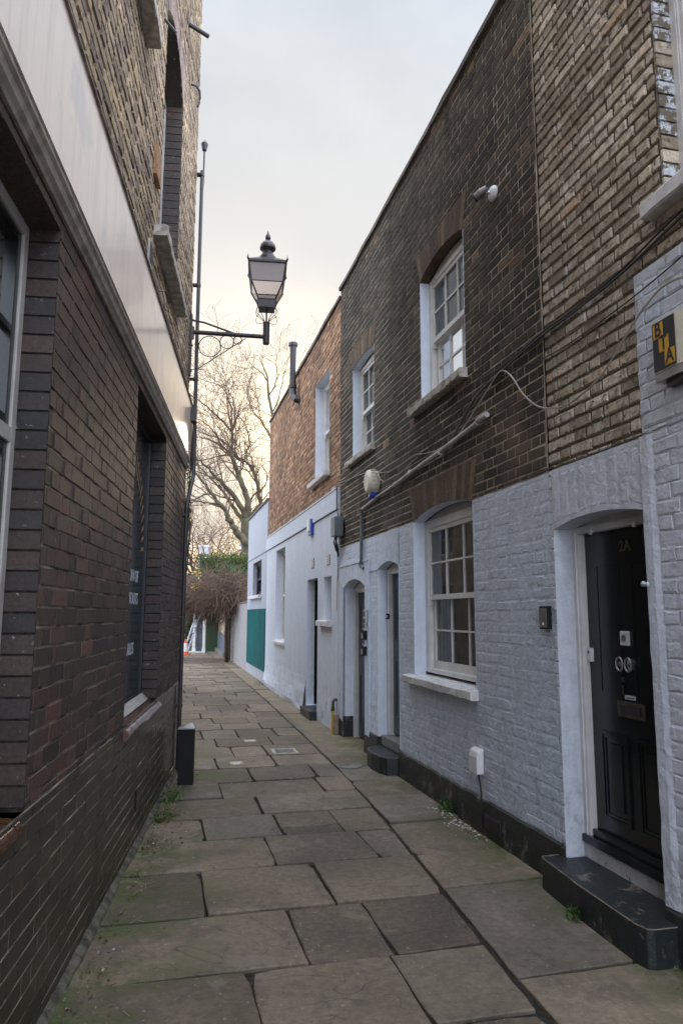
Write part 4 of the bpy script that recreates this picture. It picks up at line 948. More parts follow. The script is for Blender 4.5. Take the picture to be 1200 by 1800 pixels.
# ------------------------------------------------------------------ fixtures on the walls
def fx(name,F,base,label,cat,group=None): return thing(name,F,base,label,cat,group)
t=fx('junction_box',FL,(4.45,.05,3.6),'small dark box at the far end of the fascia below the lantern','junction box')
m=MB(FL); m.box(4.36,4.47,.05,.11,3.57,3.72,ch=.006); m.build('box',M['iron'],t); m=MB(FL); m.tube([(4.42,.08,3.57),(4.42,.07,3.4),(4.45,.06,3.25),(4.5,.06,3.1)],.008,6); m.build('cable',M['cable'],t)
t=fx('iron_bracket',FL,(1.9,0,6.0),'short iron bar sticking out of the upper pub wall beside the arched window','bracket'); m=MB(FL); m.tube([(1.88,.0,6.04),(1.93,.085,5.97)],.012,6); m.build('bar',M['iron'],t)
t=fx('pipe_bracket',FL,(3.35,0,7.34),'thick iron bar high on the pub corner above the hook','bracket'); m=MB(FL); m.tube([(3.35,.0,7.34),(3.45,.19,7.31)],.022,8); m.sweep_n(3.35,7.34,[(.04,.0),(.035,.012)],10); m.build('bar',M['iron'],t)
t=fx('iron_hook',FL,(3.75,0,6.9),'thin curved iron hook high on the yellow brick corner','hook'); m=MB(FL); m.tube([(3.72,.0,6.98),(3.74,.05,6.98),(3.77,.085,6.95),(3.79,.09,6.88),(3.78,.085,6.82),(3.77,.07,6.77)],.012,7); m.build('hook',M['iron'],t)
t=fx('wire_loop',FL,(2.3,0,3.93),'small wire loop just above the pale fascia','wire'); m=MB(FL); m.tube([(2.15,.005,3.97),(2.2,.04,4.0),(2.35,.06,3.98),(2.36,.05,3.90),(2.2,.01,3.88)],.005,5); m.build('wire',M['iron'],t)
# bollard-like bin post
t=fx('bin_post',FL,(3.83,.15,0),'square black post with a sloped pale metal cap by the drainpipe','post')
m=MB(FL); m.box(3.80,3.94,.10,.235,0,.50,ch=.006); m.build('post',M['blackplastic'],t)
m=MB(FL); A=[(3.79,.09,.50),(3.95,.09,.50),(3.95,.247,.50),(3.79,.247,.50)]; ap=(3.90,.21,.545)
m.poly(A); m.poly([(x,y,z+.006) for x,y,z in A]) 
for i in range(4): m.poly([A[i],A[(i+1)%4],tuple([A[(i+1)%4][0],A[(i+1)%4][1],.512]),tuple([A[i][0],A[i][1],.512])]); m.poly([(A[i][0],A[i][1],.512),(A[(i+1)%4][0],A[(i+1)%4][1],.512),ap])
m.build('cap',M['steel'],t)
# camera on the sooty wall
t=fx('security_camera',FR,(.27,0,4.72),'small white round camera high on the sooty brick wall','camera')
m=MB(FR); m.sweep_n(.25,4.70,[(.058,.0),(.058,.015),(.046,.03),(.024,.042)],18); m.build('base',M['whiteplastic'],t)
m=MB(FR); m.tube([(.25,.035,4.70),(.27,.065,4.71)],.015,8); m.tube([(.25,.055,4.735),(.29,.085,4.72),(.33,.11,4.70)],[.026,.034,.034],12); m.tube([(.33,.11,4.70),(.34,.118,4.695)],[.036,.036],12,1); m.build('camera_head',[M['steel'],M['iron']],t)
# siren
t=fx('alarm_siren',FR,(3.3,0,3.0),'cream ribbed alarm siren with a blue lamp under it on the sooty wall','alarm')
m=MB(FR); m.sweep_n(3.3,3.035,[(.10,.0),(.11,.02),(.11,.10),(.10,.125),(.085,.135)],24,sz=1.25)
for k in range(18):
    a=2*math.pi*k/18; m.box(3.3+.108*math.cos(a)-.006,3.3+.108*math.cos(a)+.006,.03,.095,3.035+1.25*.110*math.sin(a)-.006,3.035+1.25*.110*math.sin(a)+.006,1)
m.build('siren_drum',[M['creamplastic'],M['sill']],t); m=MB(FR); m.sweep_n(3.3,2.885,[(.045,.01),(.048,.03),(.048,.09),(.035,.10)],14,sz=.8); m.build('blue_lamp',M['blueplastic'],t)
# conduit
t=fx('conduit',FR,(2.2,.03,2.9),'long pale grey conduit running across the sooty brick wall and down','conduit')
m=MB(FR); m.tube([(.40,.035,3.02),(.50,.035,3.015),(.56,.036,3.01)],.022,10); m.tube([(.56,.036,3.0),(1.32,.038,2.945),(2.1,.04,2.905),(2.56,.036,2.875)],.019,10); m.tube([(2.56,.036,2.875),(3.3,.03,2.85),(3.84,.03,2.80)],.014,8)
for s,z in ((.57,2.999),(1.32,2.935),(2.1,2.915),(2.56,2.875)): m.tube([(s-.012,.037,z),(s+.012,.037,z-.002)],.023,10)
m.build('horizontal_pipe',M['palepipe'],t)
m=MB(FR); m.tube([(3.84,.03,2.80),(3.86,.032,2.74),(3.86,.034,2.15)],.022,10); m.tube([(3.86,.034,2.18),(3.86,.034,2.12),(3.80,.02,2.09)],[.03,.03,.022],10); m.build('down_pipe',M['greypipe'],t)
# grey box at the house boundary
t=fx('cable_box',FR,(5.0,0,2.6),'dark grey cable box at the join of the sooty and rendered houses','junction box')
m=MB(FR); m.box(4.80,5.02,.02,.14,2.58,2.84,ch=.008); m.build('box',M['greypipe'],t)
m=MB(FR)
for k in range(7):
    s=4.88+.025*k; m=MB(FR); m.tube([(s,.08,2.58),(s+rnd.uniform(-.03,.05),.09,2.52),(s+rnd.uniform(-.02,.10),.06,2.42+rnd.uniform(-.05,.03)),(5.02+rnd.uniform(-.05,.1),.03,2.34+rnd.uniform(-.06,.1))],.006,5); m.build('loose_cable',M['cable'],t)
m=MB(FR); m.tube([(5.03,.03,2.85),(5.05,.05,3.0),(5.055,.05,3.3)],.008,5); m.build('cable',M['cable'],t)
t=fx('wall_cable',FR,(5.1,.03,1.7),'thin pale cable dropping below the dark cable box','cable'); m=MB(FR); m.tube([(5.04,.03,2.5),(5.06,.03,2.2),(5.08,.032,1.92),(5.10,.03,1.6)],.005,5); m.tube([(5.0,.03,2.45),(5.04,.032,2.0),(4.98,.035,1.97),(4.9,.03,1.95),(4.85,.026,1.88)],.004,5); m.build('cable_run',M['cable_pale'],t)
# blue and white alarm
t=fx('alarm_box',FR,(6.8,.02,2.95),'white and blue alarm box on the white render under the band','alarm')
m=MB(FR); m.box(6.70,6.92,NR3,.075,2.80,3.06,1,ch=.012); m.build('back_plate',[M['blueplastic'],M['blueplastic']],t); m=MB(FR); m.prism([(6.73,2.86),(6.91,2.86),(6.91,3.06),(6.73,3.06)],.0755,.10); m.prism([(6.76,2.90),(6.80,2.90),(6.80,3.02),(6.76,3.02)],.10,.103); m.build('cover',M['whiteplastic'],t)
# entry panel and key safes between the arched doors
t=fx('entry_phone',FR,(3.70,.03,1.5),'steel entry phone panel, highest of the three fittings between the arched doors','entry phone')
m=MB(FR); m.box(3.63,3.73,.02,.05,1.435,1.60,ch=.004); m.box(3.645,3.715,.05,.053,1.45,1.50,1); m.box(3.645,3.715,.05,.053,1.53,1.585,1); m.build('panel',[M['steel'],M['iron']],t)
def keysafe(s,z,label):
    t=fx('key_safe',FR,(s,.03,z),label,'key safe','black key safes between the arched doors')
    m=MB(FR); m.box(s-.035,s+.035,.02,.07,z-.06,z+.05,ch=.010); m.build('body',M['blackplastic'],t); m=MB(FR); m.tube([(s-.03,.045,z+.045),(s-.02,.055,z+.07),(s+.02,.055,z+.07),(s+.03,.045,z+.045)],.006,6); m.build('shackle',M['steel'],t)
    m=MB(FR); m.box(s-.022,s+.022,.07,.075,z-.045,z+.02); m.build('keypad',M['steel'],t)
keysafe(3.70,1.32,'larger black key safe just under the steel entry phone'); keysafe(3.71,1.14,'lowest black key safe between the two arched doors')
# bell box by the black door
t=fx('door_intercom',FR,(-.30,.01,1.53),'flat grey intercom panel on the pale wall left of the black door','intercom')
m=MB(FR); m.box(-.355,-.255,.006,.035,1.465,1.605,ch=.004); m.build('body',M['blackplastic'],t); m=MB(FR); m.box(-.345,-.268,.035,.039,1.475,1.592); m.build('face_plate',M['steel'],t)
m=MB(FR); m.sweep_n(-.305,1.495,[(.010,.039),(.008,.042)],10); m.build('button',M['whiteplastic'],t)
# white curved box low on the wall + cable
t=fx('cable_cover',FR,(.73,.01,.49),'white plastic cable cover with rounded top low on the pale wall','cable cover')
m=MB(FR); m.prism([(.005,.405),(.062,.405),(.062,.52),(.052,.56),(.03,.578),(.005,.582)],.66,.80,axis='s'); o=m.build('cover',M['whiteplastic'],t); bv=o.modifiers.new('b','BEVEL'); bv.width=.006; bv.segments=2; bv.limit_method='ANGLE'
m=MB(FR); m.tube([(.71,.03,.41),(.69,.028,.35),(.66,.03,.28),(.66,.034,.2),(.66,.032,.03)],.007,6); m.build('cable',M['cable'],t)
# gas pipe
t=fx('gas_pipe',FR,(5.15,.07,0),'black elbow pipe in a yellow sleeve at the foot of the wall','pipe')
m=MB(FR); m.tube([(5.10,.0,.43),(5.10,.055,.435),(5.10,.075,.41),(5.10,.078,.30)],.018,10); m.tube([(5.10,.078,.33),(5.10,.078,.29)],.026,10); m.build('elbow',M['iron'],t)
m=MB(FR); m.tube([(5.10,.078,.29),(5.10,.08,.0)],.022,10); m.build('sleeve',M['yellowsleeve'] if 'yellowsleeve' in M else M['yellow'],t)
m=MB(FR); m.box(4.96,5.05,.03,.09,0,.26,ch=.01); m.build('guard',M['wood_pale'],t)
# alarm with letters
t=fx('lettered_alarm_box',FR,(-1.5,0,2.83),'cream alarm box with yellow and black stepped BTA letters on the white brick','alarm')
m=MB(FR); z0,z1=2.665,2.935
m.prism([(-1.495,.0),(-1.495,.08),(-1.655,.08),(-1.78,.045),(-1.78,.0)],z0+.02,z1,axis='z',mi=0)
m.prism([(-1.497,.0),(-1.497,.078),(-1.654,.078),(-1.775,.043),(-1.775,.0)],z0-.022,z0+.018,axis='z',mi=1); m.prism([(-1.53,.0),(-1.53,.045),(-1.64,.06),(-1.74,.035),(-1.74,.0)],z0-.05,z0-.022,axis='z',mi=2)
bx=m.build('case',[M['creamplastic'],M['steel'],M['iron']],t)
m=MB(FR); m.box(-1.650,-1.500,.0802,.083,z0+.026,z1-.006); pl=m.build('sign_panel',M['signblack'],bx)
H=(z1-z0-.05)/3
for k,(ch,a) in enumerate((('B',-1.508),('T',-1.543),('A',-1.578))):
    q1=z1-.014-k*H; m=MB(FR); m.box(a-.066,a,.0832,.0845,q1-H+.001,q1); m.build('yellow_block',M['yellow'],pl)
    m=text_mb(FR,ch,a-.033,.0855,q1-H+.010,.098,.001,direction=-1,bold=.003,sx=.80); m.build('letter',M['signblack'],pl)
t=fx('door_hook',FR,(-1.27,.01,1.70),'small white painted bracket on the right edge of the black door opening','hook'); m=MB(FR); m.sweep_n(-1.268,1.70,[(.012,-.01),(.012,.016),(.006,.02)],10); m.tube([(-1.266,.008,1.703),(-1.240,.002,1.702),(-1.222,.0,1.705)],.007,8); m.sweep_n(-1.222,1.705,[(.014,-.006),(.014,.006)],10); m.build('bracket',M['paint_warm'],t,smooth=True)

# loose cables on the right wall
def catmull(P,k=6):
    out=[]; Q=[P[0]]+list(P)+[P[-1]]
    for i in range(1,len(Q)-2):
        a,b,c,d=[Vector(x) for x in Q[i-1:i+3]]
        for j in range(k):
            t_=j/k; out.append(tuple(.5*((2*b)+(c-a)*t_+(2*a-5*b+4*c-d)*t_*t_+(3*b-a-3*c+d)*t_**3)))
    out.append(tuple(P[-1])); return out
def cable(pts,label,r=.0055,m_='cable'):
    m=MB(FR); m.tube(catmull(pts),r,5); o=m.build('wall_cable',M[m_],origin=pts[0],label=label,cat='cable',group='loose cables on the right wall'); return o
cable([(-4,.03,3.30),(-2.4,.02,3.47),(-1.66,.02,3.40),(-1.23,.02,3.345),(-.8,.02,3.325),(-.38,.018,3.325),(.05,.02,3.29),(.61,.02,3.22),(1.1,.02,3.0)],'black cable running up under the white sill at the right edge',.008)
cable([(-4,.03,3.36),(-2.4,.02,3.50),(-1.66,.02,3.43),(-1.23,.02,3.365),(-.8,.02,3.34),(-.38,.018,3.345),(.2,.02,3.31),(.9,.02,3.36),(1.5,.02,3.30)],'black cable just above another one under the white sill',.006)
cable([(-1.95,.02,2.95),(-1.7,.03,3.09),(-1.55,.03,3.12),(-1.45,.03,3.10),(-1.30,.03,3.03),(-1.15,.03,2.93),(-.98,.03,2.84),(-.8,.03,2.80),(-.6,.03,2.79),(-.35,.03,2.86),(-.15,.03,3.0),(.0,.03,3.17),(.12,.03,3.26),(.22,.03,3.27),(.4,.03,3.20),(.7,.03,3.08),(1.0,.03,2.97),(1.12,.03,2.92)],'cable looping down from the lettered alarm box and up over the sooty wall',.006,'cable_pale')
cable([(-1.9,.02,3.24),(-1.25,.02,3.17),(-.5,.018,3.16),(.2,.02,3.24),(.8,.02,3.13),(1.05,.02,2.99)],'thin cable crossing the stock brick between the sill and the loop',.004)
cable([(1.45,.03,2.98),(1.75,.03,3.02),(2.0,.03,3.06),(2.35,.03,3.05),(2.8,.03,3.06),(3.2,.04,3.12),(3.72,.03,3.22),(4.5,.02,3.29),(4.99,.02,3.33)],'pale cable sagging above the siren to the orange brick house',.006,'cable_pale')
cable([(1.9,.03,3.02),(2.1,.035,3.0),(2.4,.04,2.96),(2.85,.045,2.97),(3.0,.045,3.0),(3.3,.04,3.14),(3.7,.03,3.21)],'lower pale cable looping over the conduit to the siren',.005,'cable_pale')
cable([(2.0,.02,3.05),(1.2,.02,3.15),(.7,.02,3.24),(.3,.02,3.29),(-.4,.02,3.31)],'thin dark cable on the sooty wall under the big sill',.004)

# ------------------------------------------------------------------ things set in the paving
def cover(name,s0,s1,n0,n1,label,cat,frame='sill',plate='step_stone',group=None):
    t=fx(name,FR,((s0+s1)/2,(n0+n1)/2,0),label,cat,group); m=MB(FR); e=.03
    m.box(s0,s1,n0,n0+e,.0,.010); m.box(s0,s1,n1-e,n1,.0,.010); m.box(s0,s0+e,n0+e,n1-e,.0,.010); m.box(s1-e,s1,n0+e,n1-e,.0,.010); m.build('frame',M[frame],t)
    m=MB(FR); m.box(s0+e,s1-e,n0+e,n1-e,.0,.007)
    k=0; x=s0+e+.015
    while x<s1-e-.02:
        y=n0+e+.015
        while y<n1-e-.02: m.box(x,x+.014,y,y+.014,.007,.009); y+=.028
        x+=.028
    m.build('plate',M[plate],t)
cover('drain_cover',3.86,4.16,.76,1.04,'square ribbed metal drain cover with a pale frame in the paving','drain cover')
cover('valve_cover',4.70,4.83,1.13,1.27,'farther small pale square valve plate in the paving','valve cover','sill','creamplastic',group='small valve plates in the paving')
cover('valve_cover',3.40,3.54,1.43,1.56,'nearer small pale square valve plate in the paving','valve cover','sill','creamplastic',group='small valve plates in the paving')
t=fx('round_cover',FR,(3.08,.38,0),'round iron cover by the bowed doorstep','drain cover'); m=MB(FR); m.lathe(3.08,.38,[(.13,0),(.13,.008),(.115,.008),(.112,.005),(.0,.005)],24); m.build('lid',M['step_stone'],t)

# mossy cement fillet at the foot of the pub
b=MB(FL); K=520; prev=None
for i in range(K+1):
    s=LS+(CE-LS)*i/K; q=mnoise.noise(Vector((s*4,1,2)))*.012
    q=mnoise.noise(Vector((s*2.3,1,2)))*.010+mnoise.noise(Vector((s*9,1,2)))*.004+mnoise.noise(Vector((s*31,1,2)))*.002; cur=[b.vert((s,-.01,.035+q)),b.vert((s,.012+q*.5,.032+q)),b.vert((s,.034+q,.012+q*.6)),b.vert((s,.045+q,-.02))]
    if prev:
        for j in range(3): b.face((prev[j],cur[j],cur[j+1],prev[j+1]))
    prev=cur
b.build('cement_fillet',M['fillet'],PB)

# ------------------------------------------------------------------ plants and litter
def leaf(m,p,size,col,dirv=None,w_=.45):
    d=dirv or Vector((rnd.gauss(0,1),rnd.gauss(0,1),rnd.gauss(0,.7))); d=d.normalized(); a=d.cross(Vector((rnd.gauss(0,1),rnd.gauss(0,1),rnd.gauss(0,1)))).normalized()
    p=Vector(p); o=len(m.v); m.v+= [p, p+d*size*.5+a*size*w_*.5, p+d*size, p+d*size*.5-a*size*w_*.5]; m.face((o,o+1,o+2,o+3),0,col)
b=MB(FW)
for i in range(9000):
    s=rnd.uniform(-3,4.5); k=(mnoise.noise(Vector((s*1.6,3,0)))+.55); n=.07+abs(rnd.gauss(0,.05))*(1+1.4*max(0,k))
    if rnd.random()>max(.03,k*k*k*.8): continue
    p=FL.w(s,n,.006+rnd.random()*.012); leaf(b,p,rnd.uniform(.006,.028),(rnd.random()**1.1,)*3,Vector((rnd.gauss(0,1),rnd.gauss(0,1),rnd.gauss(0,.2))),w_=rnd.choice((.15,.5,.7)))
for i in range(160):
    s=rnd.gauss(.95,.22); n=.06+abs(rnd.gauss(0,.07)); leaf(b,FR.w(s,n,.008+rnd.random()*.01),rnd.uniform(.008,.035),(rnd.choice((.3,.6,.97,1,1)),)*3,Vector((rnd.gauss(0,1),rnd.gauss(0,1),rnd.gauss(0,.15))),w_=.6)
for i in range(90):
    s=rnd.uniform(-2,6); n=rnd.uniform(.1,2.3); leaf(b,FR.w(s,n,.010),rnd.uniform(.004,.012),(rnd.choice((.4,.98)),)*3,Vector((rnd.gauss(0,1),rnd.gauss(0,1),.05)),w_=.7)
for i in range(60):
    s=rnd.uniform(-1.5,4); n=.07+abs(rnd.gauss(0,.10)); p=FL.w(s,n,.012); a=rnd.uniform(0,3.14); L_=rnd.uniform(.03,.10); d=Vector((math.cos(a),math.sin(a),0)); e=Vector((-d.y,d.x,0))*.0018; o=len(b.v)
    b.v+=[p-e,p+e,p+d*L_+e+Vector((0,0,.006)),p+d*L_-e+Vector((0,0,.006))]; b.face((o,o+1,o+2,o+3),0,(rnd.choice((.5,.8)),)*3)
b.build('leaf_litter',M['leaf_dry'],kind='stuff',label='dry leaf litter and bits gathered along the foot of the walls')
def weed(F,s,n,h,label,cnt=60,spread=.08):
    t=thing('weed',F,(s,n,0),label,'weed','weeds growing at the foot of the walls'); m=MB(FW)
    for i in range(cnt):
        a=rnd.uniform(0,6.28); r=spread*rnd.random()**.6; zz=h*rnd.random()**1.2*(1-r/spread*.6)
        p=F.w(s+r*math.cos(a),n+r*math.sin(a)*.7,zz+.004); leaf(m,p,rnd.uniform(.014,.035),(rnd.random(),)*3,Vector((math.cos(a)*.6,math.sin(a)*.6,rnd.uniform(0,1))),w_=.6)
    m.build('leaves',M['leaf_weed'],t)
    m=MB(F)
    for i in range(7):
        a=rnd.uniform(0,6.28); m.tube([(s,n,0),(s+spread*.4*math.cos(a),n+spread*.3*math.sin(a),h*.6),(s+spread*.8*math.cos(a),n+spread*.5*math.sin(a),h)],.002,4)
    m.build('stem',M['leaf_weed'],t)
weed(FR,1.24,.07,.13,'bright green weed at the foot of the pale wall before the cable cover',130,.09)
weed(FR,-.80,.21,.07,'tiny green weed against the big black doorstep',50,.05)
weed(FL,3.25,.10,.10,'dark green weed at the pub wall short of the black post',120,.13)
weed(FR,11.6,.10,.12,'flat green tuft at the far white render wall',110,.28)
weed(FL,2.7,.10,.05,'low sprawling weed further along the pub wall',60,.12)
weed(FR,-.28,.05,.04,'little moss tuft where the plinth meets the big black doorstep',40,.05)

# ------------------------------------------------------------------ trees beyond the alley (x, y, z, radius in metres)
PLANE = [
   [(-4.29, 34.0, 1.4, 0.42), (-4.39, 34.0, 3.69, 0.38), (-4.53, 34.0, 5.05, 0.33), (-4.61, 34.0, 6.1, 0.28)] ,
   [(-4.61, 34.0, 6.1, 0.22), (-4.47, 33.83, 6.96, 0.17), (-4.74, 33.67, 7.57, 0.15), (-5.0, 33.5, 8.43, 0.13), (-5.27, 33.33, 9.09, 0.11), (-5.21, 33.17, 9.69, 0.08), (-5.25, 33.0, 10.17, 0.07)] ,
   [(-5.25, 33.0, 10.17, 0.05), (-5.27, 32.8, 11.21, 0.04), (-5.39, 32.6, 11.73, 0.035), (-5.63, 32.4, 12.11, 0.03), (-6.03, 32.2, 12.27, 0.02), (-6.75, 32.0, 12.47, 0.01)] ,
   [(-5.25, 33.0, 10.17, 0.05), (-5.09, 33.12, 10.93, 0.045), (-5.24, 33.24, 11.73, 0.04), (-5.52, 33.36, 12.34, 0.03), (-5.69, 33.48, 12.87, 0.02), (-5.84, 33.6, 13.43, 0.01)] ,
   [(-5.25, 33.0, 10.17, 0.06), (-5.63, 32.62, 10.57, 0.055), (-5.92, 32.25, 10.79, 0.045), (-6.34, 31.88, 11.12, 0.035), (-6.74, 31.5, 11.38, 0.02)] ,
   [(-5.3, 33.5, 9.12, 0.08), (-5.84, 33.75, 9.63, 0.065), (-6.48, 34.0, 10.0, 0.045), (-6.98, 34.25, 10.18, 0.03), (-7.6, 34.5, 10.27, 0.02)] ,
   [(-5.82, 33.6, 9.59, 0.05), (-5.95, 33.35, 9.98, 0.045), (-6.13, 33.1, 10.22, 0.04), (-6.37, 32.85, 10.44, 0.03), (-6.92, 32.6, 10.72, 0.015)] ,
   [(-5.1, 34.0, 9.29, 0.05), (-5.62, 34.25, 9.78, 0.05), (-6.13, 34.5, 10.21, 0.04), (-6.72, 34.75, 10.42, 0.03), (-7.5, 35.0, 10.81, 0.012)] ,
   [(-4.61, 34.0, 6.1, 0.18), (-4.86, 33.71, 6.72, 0.15), (-5.41, 33.43, 7.44, 0.12), (-5.88, 33.14, 7.91, 0.09), (-6.17, 32.86, 8.23, 0.07), (-6.41, 32.57, 8.47, 0.055), (-6.71, 32.29, 8.65, 0.04), (-7.08, 32.0, 8.88, 0.02)] ,
   [(-5.93, 33.4, 7.96, 0.06), (-6.46, 33.73, 8.16, 0.05), (-6.95, 34.07, 8.39, 0.035), (-7.41, 34.4, 8.57, 0.02)] ,
   [(-4.73, 34.5, 6.0, 0.14), (-5.28, 34.7, 6.67, 0.11), (-5.66, 34.9, 7.27, 0.09), (-5.99, 35.1, 7.68, 0.07), (-6.46, 35.3, 8.21, 0.05), (-7.19, 35.5, 8.92, 0.03)] ,
   [(-4.46, 33.5, 4.86, 0.24), (-4.81, 33.25, 5.24, 0.2), (-5.05, 33.0, 5.61, 0.17), (-5.23, 32.75, 5.93, 0.15), (-5.42, 32.5, 6.37, 0.12), (-5.75, 32.25, 6.75, 0.1), (-6.11, 32.0, 7.27, 0.08), (-6.47, 31.75, 7.72, 0.06), (-6.84, 31.5, 8.03, 0.03)] ,
   [(-5.5, 33.0, 6.44, 0.06), (-6.01, 33.0, 6.66, 0.05), (-6.41, 33.0, 6.71, 0.04), (-6.87, 33.0, 6.82, 0.02)] ,
   [(-6.11, 33.0, 7.15, 0.05), (-6.48, 33.0, 7.09, 0.045), (-6.77, 33.0, 6.93, 0.03), (-7.0, 33.0, 6.71, 0.015)] ,
   [(-3.9, 35.0, 6.43, 0.14), (-4.02, 34.92, 7.13, 0.12), (-4.26, 34.83, 8.21, 0.1), (-4.42, 34.75, 8.6, 0.085), (-4.65, 34.67, 8.96, 0.07), (-4.92, 34.58, 9.14, 0.055), (-5.23, 34.5, 9.26, 0.05)] ,
   [(-4.88, 34.0, 8.5, 0.06), (-4.75, 34.17, 9.1, 0.055), (-4.67, 34.33, 9.46, 0.05), (-4.59, 34.5, 9.81, 0.045), (-4.62, 34.67, 10.32, 0.035), (-4.77, 34.83, 10.74, 0.025), (-4.91, 35.0, 11.17, 0.015)] ,
   [(-4.56, 34.0, 8.81, 0.04), (-4.28, 34.25, 8.72, 0.035), (-4.97, 34.5, 9.01, 0.03)] ,
   [(-4.68, 34.5, 6.16, 0.09), (-4.23, 34.83, 6.69, 0.07), (-3.93, 35.17, 7.18, 0.04), (-3.58, 35.5, 7.81, 0.02)] ,
   [(-4.57, 34.5, 6.5, 0.07), (-4.3, 34.17, 7.29, 0.05), (-3.85, 33.83, 7.52, 0.04), (-3.55, 33.5, 7.88, 0.025)] ,
]
SECOND = [
   [(-2.4, 38.0, 2.14, 0.25), (-2.92, 38.0, 7.01, 0.2), (-3.37, 38.0, 10.15, 0.15), (-3.63, 38.0, 11.36, 0.11), (-3.81, 38.0, 12.39, 0.09), (-4.05, 38.0, 13.52, 0.075), (-4.13, 38.0, 14.6, 0.055), (-4.36, 38.0, 15.16, 0.035), (-4.6, 38.0, 15.72, 0.02)] ,
   [(-3.84, 38.0, 12.49, 0.05), (-3.57, 38.33, 13.3, 0.045), (-3.42, 38.67, 14.23, 0.03), (-3.27, 39.0, 15.18, 0.015)] ,
   [(-4.05, 38.0, 13.52, 0.045), (-3.71, 37.67, 13.9, 0.035), (-3.56, 37.33, 14.44, 0.025), (-3.61, 37.0, 15.09, 0.012)] ,
   [(-4.09, 38.0, 14.27, 0.045), (-4.45, 38.0, 14.8, 0.035), (-4.84, 38.0, 15.09, 0.025), (-5.21, 38.0, 15.06, 0.012)] ,
   [(-3.63, 38.0, 10.79, 0.08), (-3.83, 37.8, 10.99, 0.07), (-4.16, 37.6, 11.57, 0.055), (-4.39, 37.4, 11.96, 0.04), (-4.65, 37.2, 12.19, 0.03), (-4.91, 37.0, 12.45, 0.018)] ,
   [(-4.42, 37.6, 12.02, 0.03), (-4.46, 37.4, 12.47, 0.028), (-4.48, 37.2, 12.86, 0.02), (-4.64, 37.0, 13.11, 0.01)] ,
   [(-3.81, 38.0, 12.29, 0.03), (-4.28, 38.5, 12.69, 0.02), (-4.79, 39.0, 13.07, 0.01)] ,
]
def grow(m,p,d,r,L,depth,wander=.35,droop=.0,sides=4,minr=.007):
    """one branch with its own side branches"""
    k=max(3,int(L/.28)); pts=[p]; rr=[r]; q=Vector(p); dd=d.normalized()
    for i in range(k):
        dd=(dd+Vector((rnd.gauss(0,wander),rnd.gauss(0,wander),rnd.gauss(0,wander)+.10-droop))*.5).normalized(); q=q+dd*(L/k); pts.append(q.copy()); rr.append(max(minr,r*(1-(i+1)/k*.8)))
        if depth>0 and i>0 and rnd.random()<.85:
            sd_=(dd+Vector((rnd.gauss(0,.8),rnd.gauss(0,.8),rnd.gauss(.1,.6)))).normalized(); grow(m,q.copy(),sd_,rr[-1]*.6,L*rnd.uniform(.35,.65),depth-1,wander,droop,sides=3,minr=minr)
    m.tube(pts,rr,sides,cap=False,loc=False)
def traced_tree(limbs,label,twigs,name='bare_tree',group='bare trees behind the alley'):
    base=limbs[0][0][:3]; t=thing(name,FW,(base[0],base[1],0),label,'tree',group)
    m=MB(FW); lm=limbs[0]; m.tube([(lm[0][0],lm[0][1],-.1)]+[x[:3] for x in lm],[lm[0][3]*.85]+[x[3]*.85 for x in lm],12,cap=False); m.build('trunk',M['bark'],t,smooth=True)
    m=MB(FW); tw=MB(FW)
    for lm in limbs[1:]:
        P=[Vector(x[:3]) for x in lm]; C=catmull([tuple(x) for x in P],4); R=[]
        for i in range(len(lm)-1):
            for j in range(4): R.append(.88*(lm[i][3]+(lm[i+1][3]-lm[i][3])*j/4))
        R.append(lm[-1][3]); C=[Vector(c)+Vector((rnd.gauss(0,.02),rnd.gauss(0,.05),rnd.gauss(0,.02))) for c in C]
        m.tube([tuple(c) for c in C],R,7,cap=False)
        for i in range(2,len(C)):
            if R[i]>.13: continue
            if rnd.random()<twigs:
                d=(C[i]-C[i-1]).normalized(); sd_=(d+Vector((rnd.gauss(0,.7),rnd.gauss(0,.7),rnd.gauss(.25,.5)))).normalized(); grow(tw,C[i].copy(),sd_,max(.012,R[i]*.4),rnd.uniform(1.1,2.5),2)
        d=(C[-1]-C[-3]).normalized(); grow(tw,C[-1].copy(),d,R[-1],2.0,2); grow(tw,C[-1].copy(),(d+Vector((.3,0,.5))),R[-1],1.6,2)
    m.build('limb',M['bark'],t,smooth=True); tw.build('twigs',M['twig'],t)
    return t
traced_tree(PLANE,'big bare plane tree leaning left behind the white extension',.6)
traced_tree(SECOND,'slender bare tree showing above the orange brick house',.7)
def wild_tree(x,y,h,label,n=9,r=.16):
    t=thing('bare_tree',FW,(x,y,0),label,'tree','bare trees behind the alley'); m=MB(FW); top=Vector((x+rnd.uniform(-.4,.4),y,h*.42)); m.tube([(x,y,-.1),(x+.1,y,h*.2),tuple(top)],[r,r*.85,r*.7],8,cap=False); m.build('trunk',M['bark'],t,smooth=True)
    tw=MB(FW)
    for i in range(n):
        z=h*rnd.uniform(.26,.42); p=Vector((x+(top.x-x)*z/(h*.42),y,z)); a=rnd.uniform(0,6.28); grow(tw,p,Vector((math.cos(a)*.75,math.sin(a)*.5,.8)),r*.45,h*rnd.uniform(.4,.58),2,wander=.4)
    tw.build('branches',M['twig'],t)
wild_tree(-8.6,47,9.2,'small twiggy bare tree in the middle distance behind the white chimney')
wild_tree(-10.2,50,9.5,'dense bare tree against the pub corner behind the hedge')
wild_tree(-7.2,52,9.0,'thin bare tree behind the clipped evergreen')
